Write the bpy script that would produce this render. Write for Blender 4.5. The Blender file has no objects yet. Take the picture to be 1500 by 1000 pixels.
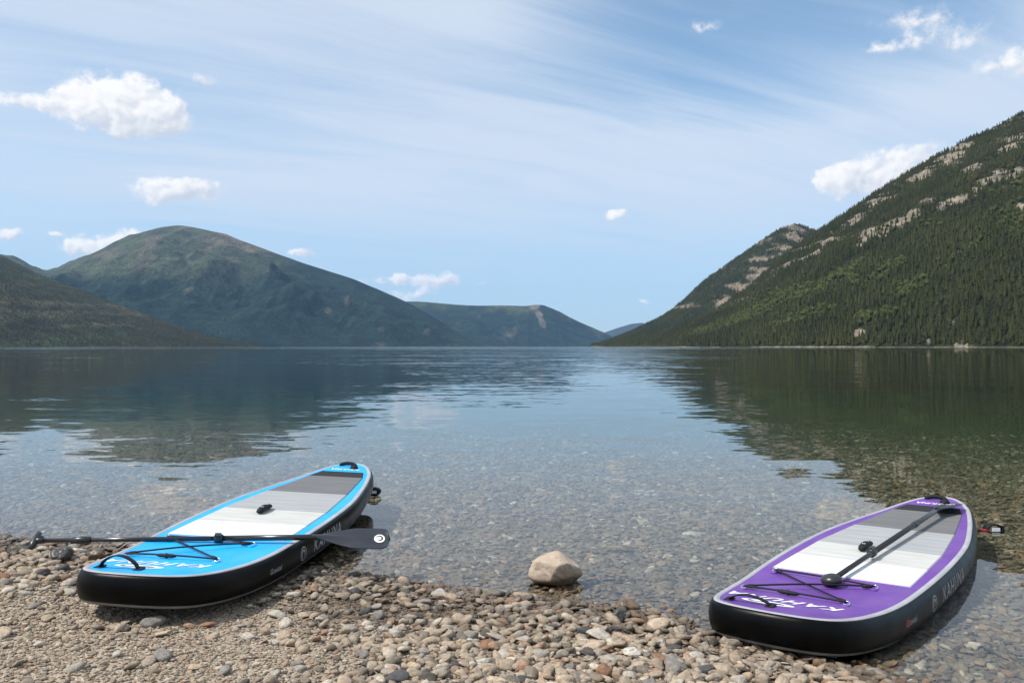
import bpy, bmesh, math, random
import numpy as np
from mathutils import Vector, Matrix
R = math.radians
random.seed(7); rng = np.random.default_rng(11)
SC = bpy.context.scene
COL = SC.collection

# ------------------------------------------------------------------ camera, sky, sun, exposure
CAM_H, FPX, HZ = 1.172, 1211.0, 507.0          # metres, pixels of the 1500 px wide photograph
cd = bpy.data.cameras.new('camera'); cam = bpy.data.objects.new('camera', cd); COL.objects.link(cam)
cd.sensor_width = 36.0; cd.lens = FPX / 1500.0 * 36.0; cd.clip_start = 0.05; cd.clip_end = 60000
cam.location = (0, 0, CAM_H); cam.rotation_euler = (R(90) + math.atan((HZ - 500) / FPX), 0, 0)
SC.camera = cam
SUN_EL, SUN_AZ = 52.0, -106.0                    # azimuth from +Y, clockwise: the sun stands to the left, a little behind
sdir = Vector((math.sin(R(SUN_AZ)) * math.cos(R(SUN_EL)), math.cos(R(SUN_AZ)) * math.cos(R(SUN_EL)), math.sin(R(SUN_EL))))
ld = bpy.data.lights.new('sun', 'SUN'); ld.energy = 5.0; ld.angle = R(0.53); ld.color = (1.0, 0.955, 0.89)
sun = bpy.data.objects.new('sun', ld); COL.objects.link(sun); sun.rotation_euler = (-sdir).to_track_quat('-Z', 'Y').to_euler()
VS = SC.view_settings
VS.view_transform = 'Standard'; VS.look = 'None'; VS.gamma = 1.0; VS.exposure = 0.0; VS.use_curve_mapping = False
SC.cycles.use_denoising = True
SC.cycles.max_bounces = 8; SC.cycles.transparent_max_bounces = 12; SC.cycles.volume_bounces = 1
SC.cycles.caustics_reflective = False; SC.cycles.caustics_refractive = False
SC.cycles.sample_clamp_indirect = 4.0

class NT:                                        # small node-graph writer
    def __init__(s, nt): s.nt = nt; nt.nodes.clear()
    def n(s, t, ins=None, **kw):
        nd = s.nt.nodes.new(t)
        for k, v in kw.items(): setattr(nd, k, v)
        for k, v in (ins or {}).items():
            sk = nd.inputs[k]
            if isinstance(v, bpy.types.NodeSocket): s.nt.links.new(v, sk)
            else: sk.default_value = v
        return nd
    def m(s, op, a, b=None, c=None, clamp=False):
        nd = s.nt.nodes.new('ShaderNodeMath'); nd.operation = op; nd.use_clamp = clamp
        for i, v in enumerate((a, b, c)):
            if v is None: continue
            if isinstance(v, bpy.types.NodeSocket): s.nt.links.new(v, nd.inputs[i])
            else: nd.inputs[i].default_value = v
        return nd.outputs[0]
    def vm(s, op, a, b=None):
        nd = s.nt.nodes.new('ShaderNodeVectorMath'); nd.operation = op
        for i, v in enumerate((a, b)):
            if v is None: continue
            if isinstance(v, bpy.types.NodeSocket): s.nt.links.new(v, nd.inputs[i])
            else: nd.inputs[i].default_value = v
        return nd.outputs[0]
    def mix(s, f, a, b, bt='MIX'):
        nd = s.nt.nodes.new('ShaderNodeMix'); nd.data_type = 'RGBA'; nd.blend_type = bt
        for i, v in ((0, f), (6, a), (7, b)):
            if isinstance(v, bpy.types.NodeSocket): s.nt.links.new(v, nd.inputs[i])
            else: nd.inputs[i].default_value = (tuple(v) + (1,))[:4] if i else v
        return nd.outputs[2]
    def ss(s, v, lo, hi):
        nd = s.nt.nodes.new('ShaderNodeMapRange'); nd.interpolation_type = 'SMOOTHSTEP'
        s.nt.links.new(v, nd.inputs[0])
        nd.inputs[1].default_value = lo; nd.inputs[2].default_value = hi
        return nd.outputs[0]
    def lin(s, v, lo, hi, a, b):
        nd = s.nt.nodes.new('ShaderNodeMapRange'); s.nt.links.new(v, nd.inputs[0])
        for i, q in enumerate((lo, hi, a, b)): nd.inputs[i + 1].default_value = q
        return nd.outputs[0]
    def noise(s, vec, scale, detail=4, rough=0.55, dim='3D', dist=0.0, out=0):
        nd = s.n('ShaderNodeTexNoise', {'Scale': scale, 'Detail': detail, 'Roughness': rough, 'Distortion': dist}, noise_dimensions=dim)
        s.nt.links.new(vec, nd.inputs['Vector']); return nd.outputs[out]
    def ramp(s, f, stops):
        nd = s.nt.nodes.new('ShaderNodeValToRGB'); s.nt.links.new(f, nd.inputs[0])
        e = nd.color_ramp.elements
        while len(e) < len(stops): e.new(0.5)
        for q, (p, c) in zip(e, stops): q.position = p; q.color = tuple(c) + (1,)
        return nd.outputs[0]

def px_dir(px, py):                              # photograph pixel -> azimuth, elevation (radians)
    x = (px - 750) / FPX; z = (HZ - py) / FPX
    return math.atan2(x, 1), math.atan2(z, math.hypot(x, 1))

W = bpy.data.worlds.new('World'); SC.world = W; W.use_nodes = True
def build_world():
    g = NT(W.node_tree)
    sky = g.n('ShaderNodeTexSky', sky_type='NISHITA', sun_disc=False, sun_elevation=R(SUN_EL), sun_rotation=R(SUN_AZ),
              air_density=1.0, dust_density=0.15, ozone_density=1.6, altitude=700.0)
    d = g.n('ShaderNodeTexCoord').outputs['Generated']
    sx = g.n('ShaderNodeSeparateXYZ', {0: d})
    X, Y, Z = sx.outputs
    az = g.m('ARCTAN2', X, Y); el = g.m('ARCSINE', Z)
    # thin high cloud: streaks on a plane far above, over the whole sky
    zz = g.m('ADD', g.m('MAXIMUM', Z, 0.0), 0.16)
    pl = g.n('ShaderNodeCombineXYZ', {0: g.m('DIVIDE', X, zz), 1: g.m('DIVIDE', Y, zz), 2: 3.7}).outputs[0]
    rot = g.n('ShaderNodeVectorRotate', {'Vector': pl, 'Angle': R(-24)}, rotation_type='Z_AXIS').outputs[0]
    st = g.vm('MULTIPLY', rot, (0.42, 1.15, 1.0))
    warp = g.n('ShaderNodeTexNoise', {'Vector': st, 'Scale': 0.9, 'Detail': 3}).outputs['Color']
    st2 = g.vm('ADD', st, g.vm('MULTIPLY', g.vm('SUBTRACT', warp, (0.5, 0.5, 0.5)), (1.3, 0.8, 0)))
    n1 = g.m('ADD', g.m('MULTIPLY', g.noise(st2, 0.95, 8, 0.58), 0.72), g.m('MULTIPLY', g.noise(g.vm('MULTIPLY', st2, (0.7, 2.6, 1.0)), 2.1, 7, 0.62), 0.42))
    n2 = g.noise(rot, 0.28, 3, 0.5)
    ci = g.ss(g.m('ADD', g.m('MULTIPLY', n1, 0.75), g.m('MULTIPLY', n2, 0.45)), 0.29, 0.70)
    ci = g.m('MULTIPLY', ci, g.ss(el, 0.02, 0.20))
    # fair-weather cumulus: heaps with a centre, a width and a height in the sky
    az2 = g.n('ShaderNodeCombineXYZ', {0: az, 1: el, 2: 0.0}).outputs[0]
    wn = g.n('ShaderNodeTexNoise', {'Vector': az2, 'Scale': 26.0, 'Detail': 5, 'Roughness': 0.55}).outputs['Color']
    wo = g.vm('MULTIPLY', g.vm('SUBTRACT', wn, (0.5, 0.5, 0.5)), (0.040, 0.030, 0))
    pw = g.vm('ADD', az2, wo)
    px_ = g.n('ShaderNodeSeparateXYZ', {0: pw}); A, E = px_.outputs[0], px_.outputs[1]
    total = None; under = None
    #        px    py   half-w half-h  weight
    CL = [(165, 160, 88, 52, 1.0), (205, 165, 66, 48, 1.0), (120, 150, 40, 32, .9), (235, 180, 42, 30, .95), (40, 152, 62, 15, .72),
          (235, 277, 52, 24, 1.0), (285, 281, 52, 20, .95),
          (165, 358, 60, 20, 1.0), (120, 362, 34, 13, .75), (4, 344, 24, 13, 1.0), (84, 341, 15, 6, .55),
          (441, 371, 26, 8, .85), (590, 408, 20, 11, .9), (634, 412, 36, 16, 1.0), (600, 431, 62, 9, .62), (545, 412, 40, 8, .6), (705, 414, 14, 4, .5),
          (906, 315, 22, 10, .8), (1240, 268, 48, 27, 1.0), (1300, 255, 56, 34, 1.0), (1340, 240, 44, 26, 1.0), (1205, 262, 20, 20, .6),
          (306, 121, 28, 15, .36), (1338, 28, 60, 22, .30), (1290, 66, 66, 15, .26), (1395, 55, 100, 30, .27), (1490, 92, 80, 36, .31), (1035, 38, 34, 10, .32),
          (940, 443, 14, 5, .5), (1600, 60, 90, 30, .7), (-120, 230, 90, 34, .9), (1750, 150, 110, 40, .9), (-420, 300, 120, 30, .8)]
    for (cx, cy, a, b, w) in CL:
        ca, ce = px_dir(cx, cy); a2, b2 = 1.18 * a / FPX * math.cos(ca), 1.25 * b / FPX * math.cos(ca)
        du = g.m('DIVIDE', g.m('SUBTRACT', A, ca), a2); dv0 = g.m('DIVIDE', g.m('SUBTRACT', E, ce), b2)
        dv = g.m('MAXIMUM', dv0, g.m('MULTIPLY', dv0, -1.35))
        q = g.m('SUBTRACT', 1.0, g.m('SQRT', g.m('ADD', g.m('MULTIPLY', du, du), g.m('MULTIPLY', dv, dv))))
        q = g.m('MULTIPLY', g.m('MAXIMUM', q, 0.0), w * 1.15)
        sh = g.m('MULTIPLY', q, g.m('MULTIPLY_ADD', dv0, 0.5, g.m('MULTIPLY', du, -0.32)))
        total = q if total is None else g.m('ADD', total, q)
        under = sh if under is None else g.m('ADD', under, sh)
    fine = g.noise(az2, 62.0, 8, 0.66)
    def puffs(vec):
        v1 = g.n('ShaderNodeTexVoronoi', {'Vector': vec, 'Scale': 30.0, 'Randomness': 1.0}, voronoi_dimensions='2D').outputs['Distance']
        v2 = g.n('ShaderNodeTexVoronoi', {'Vector': vec, 'Scale': 78.0, 'Randomness': 1.0}, voronoi_dimensions='2D').outputs['Distance']
        return g.m('SUBTRACT', 0.55, g.m('ADD', g.m('MULTIPLY', v1, 0.72), g.m('MULTIPLY', v2, 0.30)))
    pf = puffs(pw); pf2 = puffs(g.vm('ADD', pw, (-0.0042, 0.0052, 0.0)))
    den = g.ss(g.m('ADD', total, g.m('ADD', g.m('MULTIPLY', pf, 0.75), g.m('MULTIPLY', g.m('SUBTRACT', fine, 0.5), 1.9))), 0.06, 0.80)
    den = g.m('MULTIPLY', den, g.ss(total, 0.0, 0.34))
    relief = g.m('ADD', g.m('MULTIPLY', g.m('SUBTRACT', pf, pf2), 0.9), g.m('MULTIPLY', g.m('SUBTRACT', fine, 0.5), 0.5))
    lit = g.ss(g.m('ADD', g.m('DIVIDE', under, g.m('ADD', total, 0.05)), relief), -0.50, 0.40)
    ccol = g.mix(lit, (4.3, 4.65, 5.25), (7.3, 7.15, 7.0))
    # old vapour trails: long thin wisps
    trail = None
    for (x0, y0, x1, y1, wd, am) in ((320, 268, 790, 302, 13, .75), (470, 290, 760, 312, 22, .45), (88, 186, 196, 246, 3.2, .55), (-300, 160, 20, 152, 12, .5)):
        a0, e0 = px_dir(x0, y0); a1, e1 = px_dir(x1, y1); L2 = (a1 - a0) ** 2 + (e1 - e0) ** 2
        da, de = g.m('SUBTRACT', A, a0), g.m('SUBTRACT', E, e0)
        t = g.m('DIVIDE', g.m('ADD', g.m('MULTIPLY', da, a1 - a0), g.m('MULTIPLY', de, e1 - e0)), L2)
        q = g.m('DIVIDE', g.m('SUBTRACT', g.m('MULTIPLY', de, a1 - a0), g.m('MULTIPLY', da, e1 - e0)), math.sqrt(L2) * wd / FPX)
        k = g.m('MULTIPLY', g.m('SUBTRACT', 1.0, g.ss(g.m('ABSOLUTE', q), 0.1, 1.2)), g.m('MULTIPLY', g.ss(t, 0.0, 0.25), g.m('SUBTRACT', 1.0, g.ss(t, 0.7, 1.0))))
        k = g.m('MULTIPLY', k, am); trail = k if trail is None else g.m('MAXIMUM', trail, k)
    ca, ce = px_dir(1120, 20)                      # the clear blue gap in the high cloud
    gap = g.m('ADD', g.m('POWER', g.m('ABSOLUTE', g.m('DIVIDE', g.m('SUBTRACT', az, ca), .30)), 2.0), g.m('POWER', g.m('ABSOLUTE', g.m('DIVIDE', g.m('SUBTRACT', el, ce), .10)), 2.0))
    gap = g.m('ADD', gap, g.m('MULTIPLY', g.m('SUBTRACT', n1, 0.57), 4.5))
    ci = g.m('MULTIPLY', ci, g.m('MULTIPLY_ADD', g.ss(gap, 0.0, 1.7), 0.85, 0.15))
    ci = g.m('MAXIMUM', ci, g.m('MULTIPLY', trail, g.m('MULTIPLY_ADD', fine, 0.8, 0.5)))
    veil = g.m('SUBTRACT', 1.0, g.ss(el, -0.02, 0.24))
    base = g.mix(g.m('MULTIPLY', veil, 0.75), g.mix(1.0, sky.outputs[0], (.86, 1.08, 1.10), 'MULTIPLY'), (2.72, 3.48, 4.86))
    base = g.mix(g.m('MULTIPLY', ci, 0.9), base, (4.75, 5.35, 6.15))
    colr = g.mix(g.m('MULTIPLY', den, 0.97), base, ccol)
    bg = g.n('ShaderNodeBackground', {'Color': colr, 'Strength': 0.15})
    out = g.n('ShaderNodeOutputWorld', {'Surface': bg.outputs[0]})
build_world()
W.cycles.sampling_method = 'MANUAL'; W.cycles.sample_map_resolution = 512

# ------------------------------------------------------------------ helpers
def link(o, parent=None):
    COL.objects.link(o)
    if parent is not None: o.parent = parent
    return o
def mesh(name, verts, faces, mats=(), smooth=True):
    me = bpy.data.meshes.new(name)
    me.from_pydata([tuple(map(float, v)) for v in verts], [], [tuple(map(int, f)) for f in faces])
    for m in (mats if isinstance(mats, (list, tuple)) else (mats,)): me.materials.append(m)
    if smooth: me.polygons.foreach_set('use_smooth', [True] * len(me.polygons))
    me.update(); return me
def obj(name, verts, faces, mat, parent=None, smooth=True):
    return link(bpy.data.objects.new(name, mesh(name, verts, faces, mat, smooth)), parent)
def tag(o, label=None, cat=None, group=None, kind=None):
    for k, v in (('label', label), ('category', cat), ('group', group), ('kind', kind)):
        if v: o[k] = v
    return o
def empty(name, loc=(0, 0, 0)):
    o = bpy.data.objects.new(name, None); o.location = loc; o.empty_display_size = 0.1; return link(o)

def hash2(ix, iy, seed):
    n = (ix.astype(np.int64) * 374761393 + iy.astype(np.int64) * 668265263 + seed * 2147483647) & 0xffffffff
    n = ((n ^ (n >> 13)) * 1274126177) & 0xffffffff
    n = (n ^ (n >> 16)) & 0xffffffff
    return n / 4294967295.0
def vnoise(x, y, seed=0):
    x = np.asarray(x, float); y = np.asarray(y, float)
    ix, iy = np.floor(x), np.floor(y); fx, fy = x - ix, y - iy
    fx = fx * fx * fx * (fx * (fx * 6 - 15) + 10); fy = fy * fy * fy * (fy * (fy * 6 - 15) + 10)
    a, b = hash2(ix, iy, seed), hash2(ix + 1, iy, seed); c, d = hash2(ix, iy + 1, seed), hash2(ix + 1, iy + 1, seed)
    return (a * (1 - fx) + b * fx) * (1 - fy) + (c * (1 - fx) + d * fx) * fy
def fbm(x, y, oct=5, seed=0, gain=0.5):
    s = 0; a = 1; t = 0
    for k in range(oct):
        s = s + a * vnoise(np.asarray(x) * 2 ** k + 17.3 * k, np.asarray(y) * 2 ** k - 9.1 * k, seed + k); t += a; a *= gain
    return s / t - 0.5
def ridged(x, y, oct=4, seed=0):
    s = 0; a = 1; t = 0
    for k in range(oct):
        s = s + a * (1 - np.abs(2 * vnoise(np.asarray(x) * 2 ** k + 5.3 * k, np.asarray(y) * 2 ** k, seed + k) - 1)); t += a; a *= 0.5
    return s / t
def sstep(v, a, b):
    t = np.clip((np.asarray(v, float) - a) / (b - a), 0, 1); return t * t * (3 - 2 * t)

def mat(name): 
    m = bpy.data.materials.new(name); m.use_nodes = True; return m, NT(m.node_tree)
def simple(name, col, rough=0.5, spec=0.5, metal=0.0, coat=0.0, bump=0.0, bscale=300.0, var=0.0, dust=0.0):
    m, g = mat(name)
    p = g.n('ShaderNodeBsdfPrincipled', {'Base Color': tuple(col) + (1,), 'Roughness': rough, 'Metallic': metal, 'Specular IOR Level': spec, 'Coat Weight': coat})
    oc = g.n('ShaderNodeTexCoord').outputs['Object']
    if var:
        nz = g.noise(oc, 9.0, 5, 0.6)
        c = g.mix(g.ss(nz, 0.3, 0.7), tuple(x * (1 - var) for x in col), tuple(min(1, x * (1 + var * 0.6)) for x in col))
        if dust:                                  # sand grains and dried water marks
            sp = g.ss(g.noise(oc, 160.0, 2, .5), .66, .72); pt = g.ss(g.noise(oc, 5.0, 4, .6), .42, .66)
            c = g.mix(g.m('MULTIPLY', g.m('MULTIPLY', sp, pt), dust), c, (.42, .37, .30)); c = g.mix(g.m('MULTIPLY', pt, dust * .16), c, (.45, .42, .38))
        g.nt.links.new(c, p.inputs['Base Color'])
        g.nt.links.new(g.lin(nz, 0.3, 0.7, rough * 0.85, min(1, rough * 1.2)), p.inputs['Roughness'])
    if bump:
        b = g.n('ShaderNodeBump', {'Strength': bump, 'Distance': 0.002, 'Height': g.noise(oc, bscale, 3)})
        g.nt.links.new(b.outputs[0], p.inputs['Normal'])
    g.n('ShaderNodeOutputMaterial', {'Surface': p.outputs[0]}); return m

# ------------------------------------------------------------------ the shore: heights
SHX = np.array([-400, -40, -9, -5, -3.05, -1.92, -1.2, -.65, -.165, .31, .63, .81, 1.1, 1.3, 1.8, 2.6, 4.0, 8, 40, 400])
SHY = np.array([30, 9, 6.4, 5.45, 4.93, 4.63, 4.34, 4.08, 3.89, 3.69, 3.54, 3.32, 3.06, 2.82, 2.25, 1.6, .9, -.6, -12, -90])
def offshore(x, y):
    x = np.asarray(x, float)
    return (np.asarray(y, float) - np.interp(x, SHX, SHY) - 0.05 * fbm(x * 1.3, x * 0 + 3.1, 4, 5)) * 0.92
def ground_z(x, y):
    d = offshore(x, y)
    land = np.where(d < 0, 0.06 * np.minimum(-d, 9) + np.maximum(-d - 9, 0) * 0.015, 0)
    land = np.minimum(land, 2.5)
    dp = np.maximum(d, 0)
    bed = -(0.055 * np.minimum(dp, 1) + 0.028 * np.clip(dp - 1, 0, 2) + 0.020 * np.clip(dp - 3, 0, 30) + 0.0011 * np.clip(dp - 26, 0, 90) ** 2)
    near = np.exp(-np.maximum(np.abs(d) - 6, 0) / 10) * (1 - .75 * sstep(d, -.35, .15))
    return land + bed + near * (0.035 * fbm(np.asarray(x) * 0.9, np.asarray(y) * 0.9, 3, 2) + 0.018 * fbm(np.asarray(x) * 4, np.asarray(y) * 4, 3, 3))

def stone_colour(g, rnd, pos, wet=True):
    col = g.ramp(rnd, [(0.0, (.10, .095, .085)), (0.08, (.22, .195, .165)), (0.26, (.38, .325, .26)), (0.50, (.46, .385, .30)),
                       (0.66, (.38, .35, .31)), (0.80, (.52, .43, .335)), (0.90, (.36, .22, .14)), (0.95, (.58, .52, .44)), (1.0, (.66, .61, .53))])
    return g.mix(1.0, col, (1.0, .965, .915), 'MULTIPLY')
def wet_surface(g, col, pos, p, hi=0.044, wetf=(.55, .51, .46)):
    z = g.n('ShaderNodeSeparateXYZ', {0: pos}).outputs[2]
    wv = g.m('ADD', z, g.m('MULTIPLY', g.m('SUBTRACT', g.noise(pos, 2.5, 2), 0.5), 0.03))
    dry = g.ss(wv, hi * 0.35, hi)
    g.nt.links.new(g.mix(dry, g.mix(1.0, col, wetf, 'MULTIPLY'), col), p.inputs['Base Color'])
    g.nt.links.new(g.lin(dry, 0, 1, 0.32, 0.88), p.inputs['Roughness'])
    g.nt.links.new(g.lin(dry, 0, 1, 0.5, 0.25), p.inputs['Specular IOR Level'])
def pebble_material(name, fixed=None, ramp=None, wetf=(.40, .36, .32)):
    m, g = mat(name)
    pos = g.n('ShaderNodeNewGeometry').outputs['Position']; oc = g.n('ShaderNodeTexCoord').outputs['Object']
    rnd = g.n('ShaderNodeObjectInfo').outputs['Random']
    col = g.ramp(rnd, ramp) if ramp else stone_colour(g, rnd, pos) if fixed is None else g.mix(rnd, tuple(c * 0.82 for c in fixed), tuple(min(.7, c * 1.15) for c in fixed))
    off = g.vm('ADD', oc, g.n('ShaderNodeCombineXYZ', {0: g.m('MULTIPLY', rnd, 91.0), 1: g.m('MULTIPLY', rnd, 37.0), 2: 0.0}).outputs[0])
    n1 = g.noise(off, 2.2, 6, 0.65); n2 = g.noise(off, 16.0, 3, 0.6)
    col = g.mix(g.ss(n1, 0.32, 0.68), g.mix(1.0, col, (.66, .65, .66), 'MULTIPLY'), g.mix(1.0, col, (1.12, 1.08, 1.02), 'MULTIPLY'))
    col = g.mix(g.m('MULTIPLY', g.ss(n2, 0.56, 0.7), 0.35), col, (.12, .11, .10))
    p = g.n('ShaderNodeBsdfPrincipled', {'Roughness': 0.85})
    wet_surface(g, col, pos, p, wetf=wetf)
    b = g.n('ShaderNodeBump', {'Strength': 0.5, 'Distance': 0.05, 'Height': g.m('ADD', n1, g.m('MULTIPLY', n2, 0.4))})
    g.nt.links.new(b.outputs[0], p.inputs['Normal'])
    g.n('ShaderNodeOutputMaterial', {'Surface': p.outputs[0]}); return m
PEB = pebble_material('pebble_mixed')
BEDM = pebble_material('pebble_lake_bed', ramp=[(0.0, (.07, .052, .035)), (0.22, (.22, .160, .105)), (0.42, (.34, .255, .165)), (0.58, (.27, .225, .165)), (0.72, (.46, .345, .225)), (0.82, (.46, .25, .13)), (0.90, (.34, .29, .23)), (0.955, (.66, .56, .44)), (1.0, (.80, .72, .60))], wetf=(.80, .76, .70))

def ground_material():
    m, g = mat('gravel_ground')
    pos = g.n('ShaderNodeNewGeometry').outputs['Position']
    xy = g.vm('MULTIPLY', pos, (1, 1, 0.0))
    v1 = g.n('ShaderNodeTexVoronoi', {'Vector': xy, 'Scale': 95.0}, voronoi_dimensions='2D')
    v2 = g.n('ShaderNodeTexVoronoi', {'Vector': xy, 'Scale': 14.0}, voronoi_dimensions='2D')
    r1 = g.n('ShaderNodeSeparateColor', {0: v1.outputs['Color']}).outputs[0]
    r2 = g.n('ShaderNodeSeparateColor', {0: v2.outputs['Color']}).outputs[0]
    c1 = stone_colour(g, r1, pos); c2 = stone_colour(g, r2, pos)
    z = g.n('ShaderNodeSeparateXYZ', {0: pos}).outputs[2]
    deep = g.ss(g.m('MULTIPLY', z, -1.0), 0.06, 0.14)
    sand = g.mix(g.ss(g.noise(xy, 3.0, 5), .35, .65), (.25, .20, .15), (.34, .28, .215))
    c1 = g.mix(0.55, sand, c1)
    c2 = g.mix(g.ss(v2.outputs['Distance'], 0.3, 0.75), c2, (.10, .085, .06))
    col = g.mix(deep, c1, c2)
    water_tint = g.ss(g.m('MULTIPLY', z, -1.0), 0.15, 0.32)       # olive painted over the deeper bed in place of light scattered by water
    col = g.mix(water_tint, col, (.165, .165, .075))
    p = g.n('ShaderNodeBsdfPrincipled', {'Roughness': 0.9})
    wet_surface(g, col, pos, p)
    h = g.m('ADD', g.m('MULTIPLY', v1.outputs['Distance'], -0.006), g.m('MULTIPLY', g.m('MULTIPLY', v2.outputs['Distance'], -0.02), deep))
    b = g.n('ShaderNodeBump', {'Strength': 0.8, 'Distance': 1.0, 'Height': h}); g.nt.links.new(b.outputs[0], p.inputs['Normal'])
    g.n('ShaderNodeOutputMaterial', {'Surface': p.outputs[0]}); return m

def build_ground():
    def axis(lo, hi, c0, c1, fine):
        a = list(np.arange(c0, c1 + 1e-6, fine)); s = fine; v = a[-1]
        while v < hi: s *= 1.13; v += s; a.append(v)
        s = fine; v = a[0]; pre = []
        while v > lo: s *= 1.13; v -= s; pre.append(v)
        return np.array(pre[::-1] + a)
    xs = axis(-16000, 16000, -6, 6, 0.06); ys = axis(-4000, 17000, 1.2, 9, 0.06)
    Xg, Yg = np.meshgrid(xs, ys); Zg = ground_z(Xg, Yg)
    nx, ny = len(xs), len(ys); idx = np.arange(nx * ny).reshape(ny, nx)
    f = np.stack([idx[:-1, :-1], idx[:-1, 1:], idx[1:, 1:], idx[1:, :-1]], -1).reshape(-1, 4)
    o = obj('ground', np.stack([Xg, Yg, Zg], -1).reshape(-1, 3), f, ground_material())
    tag(o, 'gravel beach sloping under the lake as its stony bed', 'ground', kind='structure')
build_ground()

def water_material():
    m, g = mat('lake_water')
    pos = g.n('ShaderNodeNewGeometry').outputs['Position']
    sp = g.n('ShaderNodeSeparateXYZ', {0: pos}); x, y = sp.outputs[0], sp.outputs[1]
    dist = g.m('SQRT', g.m('ADD', g.m('MULTIPLY', x, x), g.m('MULTIPLY', y, y)))
    wx = g.vm('MULTIPLY', pos, (1, 1, 0))
    half = (0.5, 0.5, 0.5)
    def slope(scale, sc3, detail=2.0):
        nd = g.n('ShaderNodeTexNoise', {'Vector': g.vm('MULTIPLY', wx, sc3), 'Scale': scale, 'Detail': detail, 'Roughness': 0.5})
        return g.vm('SUBTRACT', nd.outputs['Color'], half)
    patch = g.noise(g.vm('MULTIPLY', wx, (1.0, 2.2, 0)), 0.03, 4, 0.55)
    nearp = g.noise(g.vm('MULTIPLY', wx, (1.0, 1.7, 0)), 0.22, 3, 0.5)
    far = g.m('MULTIPLY', g.ss(dist, 26.0, 75.0), g.m('MULTIPLY_ADD', g.ss(patch, 0.42, 0.62), 0.8, 0.2))
    aS = g.m('ADD', g.m('MULTIPLY_ADD', g.ss(nearp, 0.35, 0.7), 0.078, 0.026), g.m('ADD', g.m('MULTIPLY', far, 0.20), g.m('MULTIPLY', g.ss(dist, 240.0, 480.0), 0.60)))
    aM = g.m('ADD', g.m('MULTIPLY_ADD', g.ss(nearp, 0.4, 0.7), 0.035, 0.032), g.m('MULTIPLY', far, 0.14))
    s1 = g.vm('SCALE', slope(1.0, (2.6, 5.5, 1), 3.0)); s1.node.inputs['Scale'].default_value = 1; g.nt.links.new(aS, s1.node.inputs['Scale'])
    s2 = g.vm('SCALE', slope(1.0, (0.42, 1.25, 1), 2.0)); g.nt.links.new(aM, s2.node.inputs['Scale'])
    s = g.vm('MULTIPLY', g.vm('ADD', s1, s2), (0.6, 1.0, 0.0))
    nrm = g.vm('NORMALIZE', g.vm('ADD', s, (0, 0, 1)))
    fr = g.n('ShaderNodeFresnel', {'IOR': 1.333, 'Normal': nrm}).outputs[0]
    gl = g.n('ShaderNodeBsdfAnisotropic', {'Color': (1, 1, 1, 1), 'Roughness': 0.015, 'Normal': nrm})
    tr = g.n('ShaderNodeBsdfTransparent', {'Color': (.93, .97, .96, 1)})
    mx = g.n('ShaderNodeMixShader', {0: fr, 1: tr.outputs[0], 2: gl.outputs[0]})
    ab = g.n('ShaderNodeVolumeAbsorption', {'Color': (.15, .60, .50, 1), 'Density': 0.30})
    g.n('ShaderNodeOutputMaterial', {'Surface': mx.outputs[0], 'Volume': ab.outputs[0]}); return m
def build_water():
    x0, x1, y0, y1, zb = -15900, 15900, -3900, 16900, -14.0
    v = [(x0, y0, zb), (x1, y0, zb), (x1, y1, zb), (x0, y1, zb), (x0, y0, 0), (x1, y0, 0), (x1, y1, 0), (x0, y1, 0)]
    f = [(3, 2, 1, 0), (4, 5, 6, 7), (0, 1, 5, 4), (1, 2, 6, 5), (2, 3, 7, 6), (3, 0, 4, 7)]
    tag(obj('lake_water', v, f, water_material(), smooth=False), 'calm clear mountain lake reflecting the slopes and sky', 'lake', kind='structure')
build_water()

# ------------------------------------------------------------------ mountains
def pl(pts, q):
    p = np.array(pts, float); return np.interp(q, p[:, 0], p[:, 1])
def smooth_pl(pts, q, k=9):
    v = pl(pts, q); w = np.hanning(k + 2)[1:-1]; w /= w.sum()
    return np.convolve(np.pad(v, k // 2, mode='edge'), w, 'valid')
def to_px(P):
    return 750 + FPX * P[..., 0] / P[..., 1], HZ + FPX * (CAM_H - P[..., 2]) / P[..., 1]
def rock_mat(name, scale, bump, rough=0.95):
    m, g = mat(name)
    at = g.n('ShaderNodeAttribute', attribute_name='col').outputs['Color']
    pos = g.n('ShaderNodeNewGeometry').outputs['Position']
    n1 = g.noise(pos, scale, 8, 0.68); n2 = g.noise(pos, scale * 9, 5, 0.7)
    c = g.mix(g.ss(n1, .34, .66), g.mix(1.0, at, (.55, .58, .6), 'MULTIPLY'), g.mix(1.0, at, (1.35, 1.32, 1.2), 'MULTIPLY'))
    c = g.mix(g.ss(n2, .38, .60), g.mix(1.0, c, (.45, .48, .5), 'MULTIPLY'), g.mix(1.0, c, (1.15, 1.15, 1.12), 'MULTIPLY'))
    p = g.n('ShaderNodeBsdfPrincipled', {'Base Color': c, 'Roughness': rough, 'Specular IOR Level': 0.1})
    b = g.n('ShaderNodeBump', {'Strength': 1.0, 'Distance': bump, 'Height': g.m('ADD', n1, g.m('MULTIPLY', n2, 0.35))})
    g.nt.links.new(b.outputs[0], p.inputs['Normal'])
    g.n('ShaderNodeOutputMaterial', {'Surface': p.outputs[0]}); return m
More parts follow.
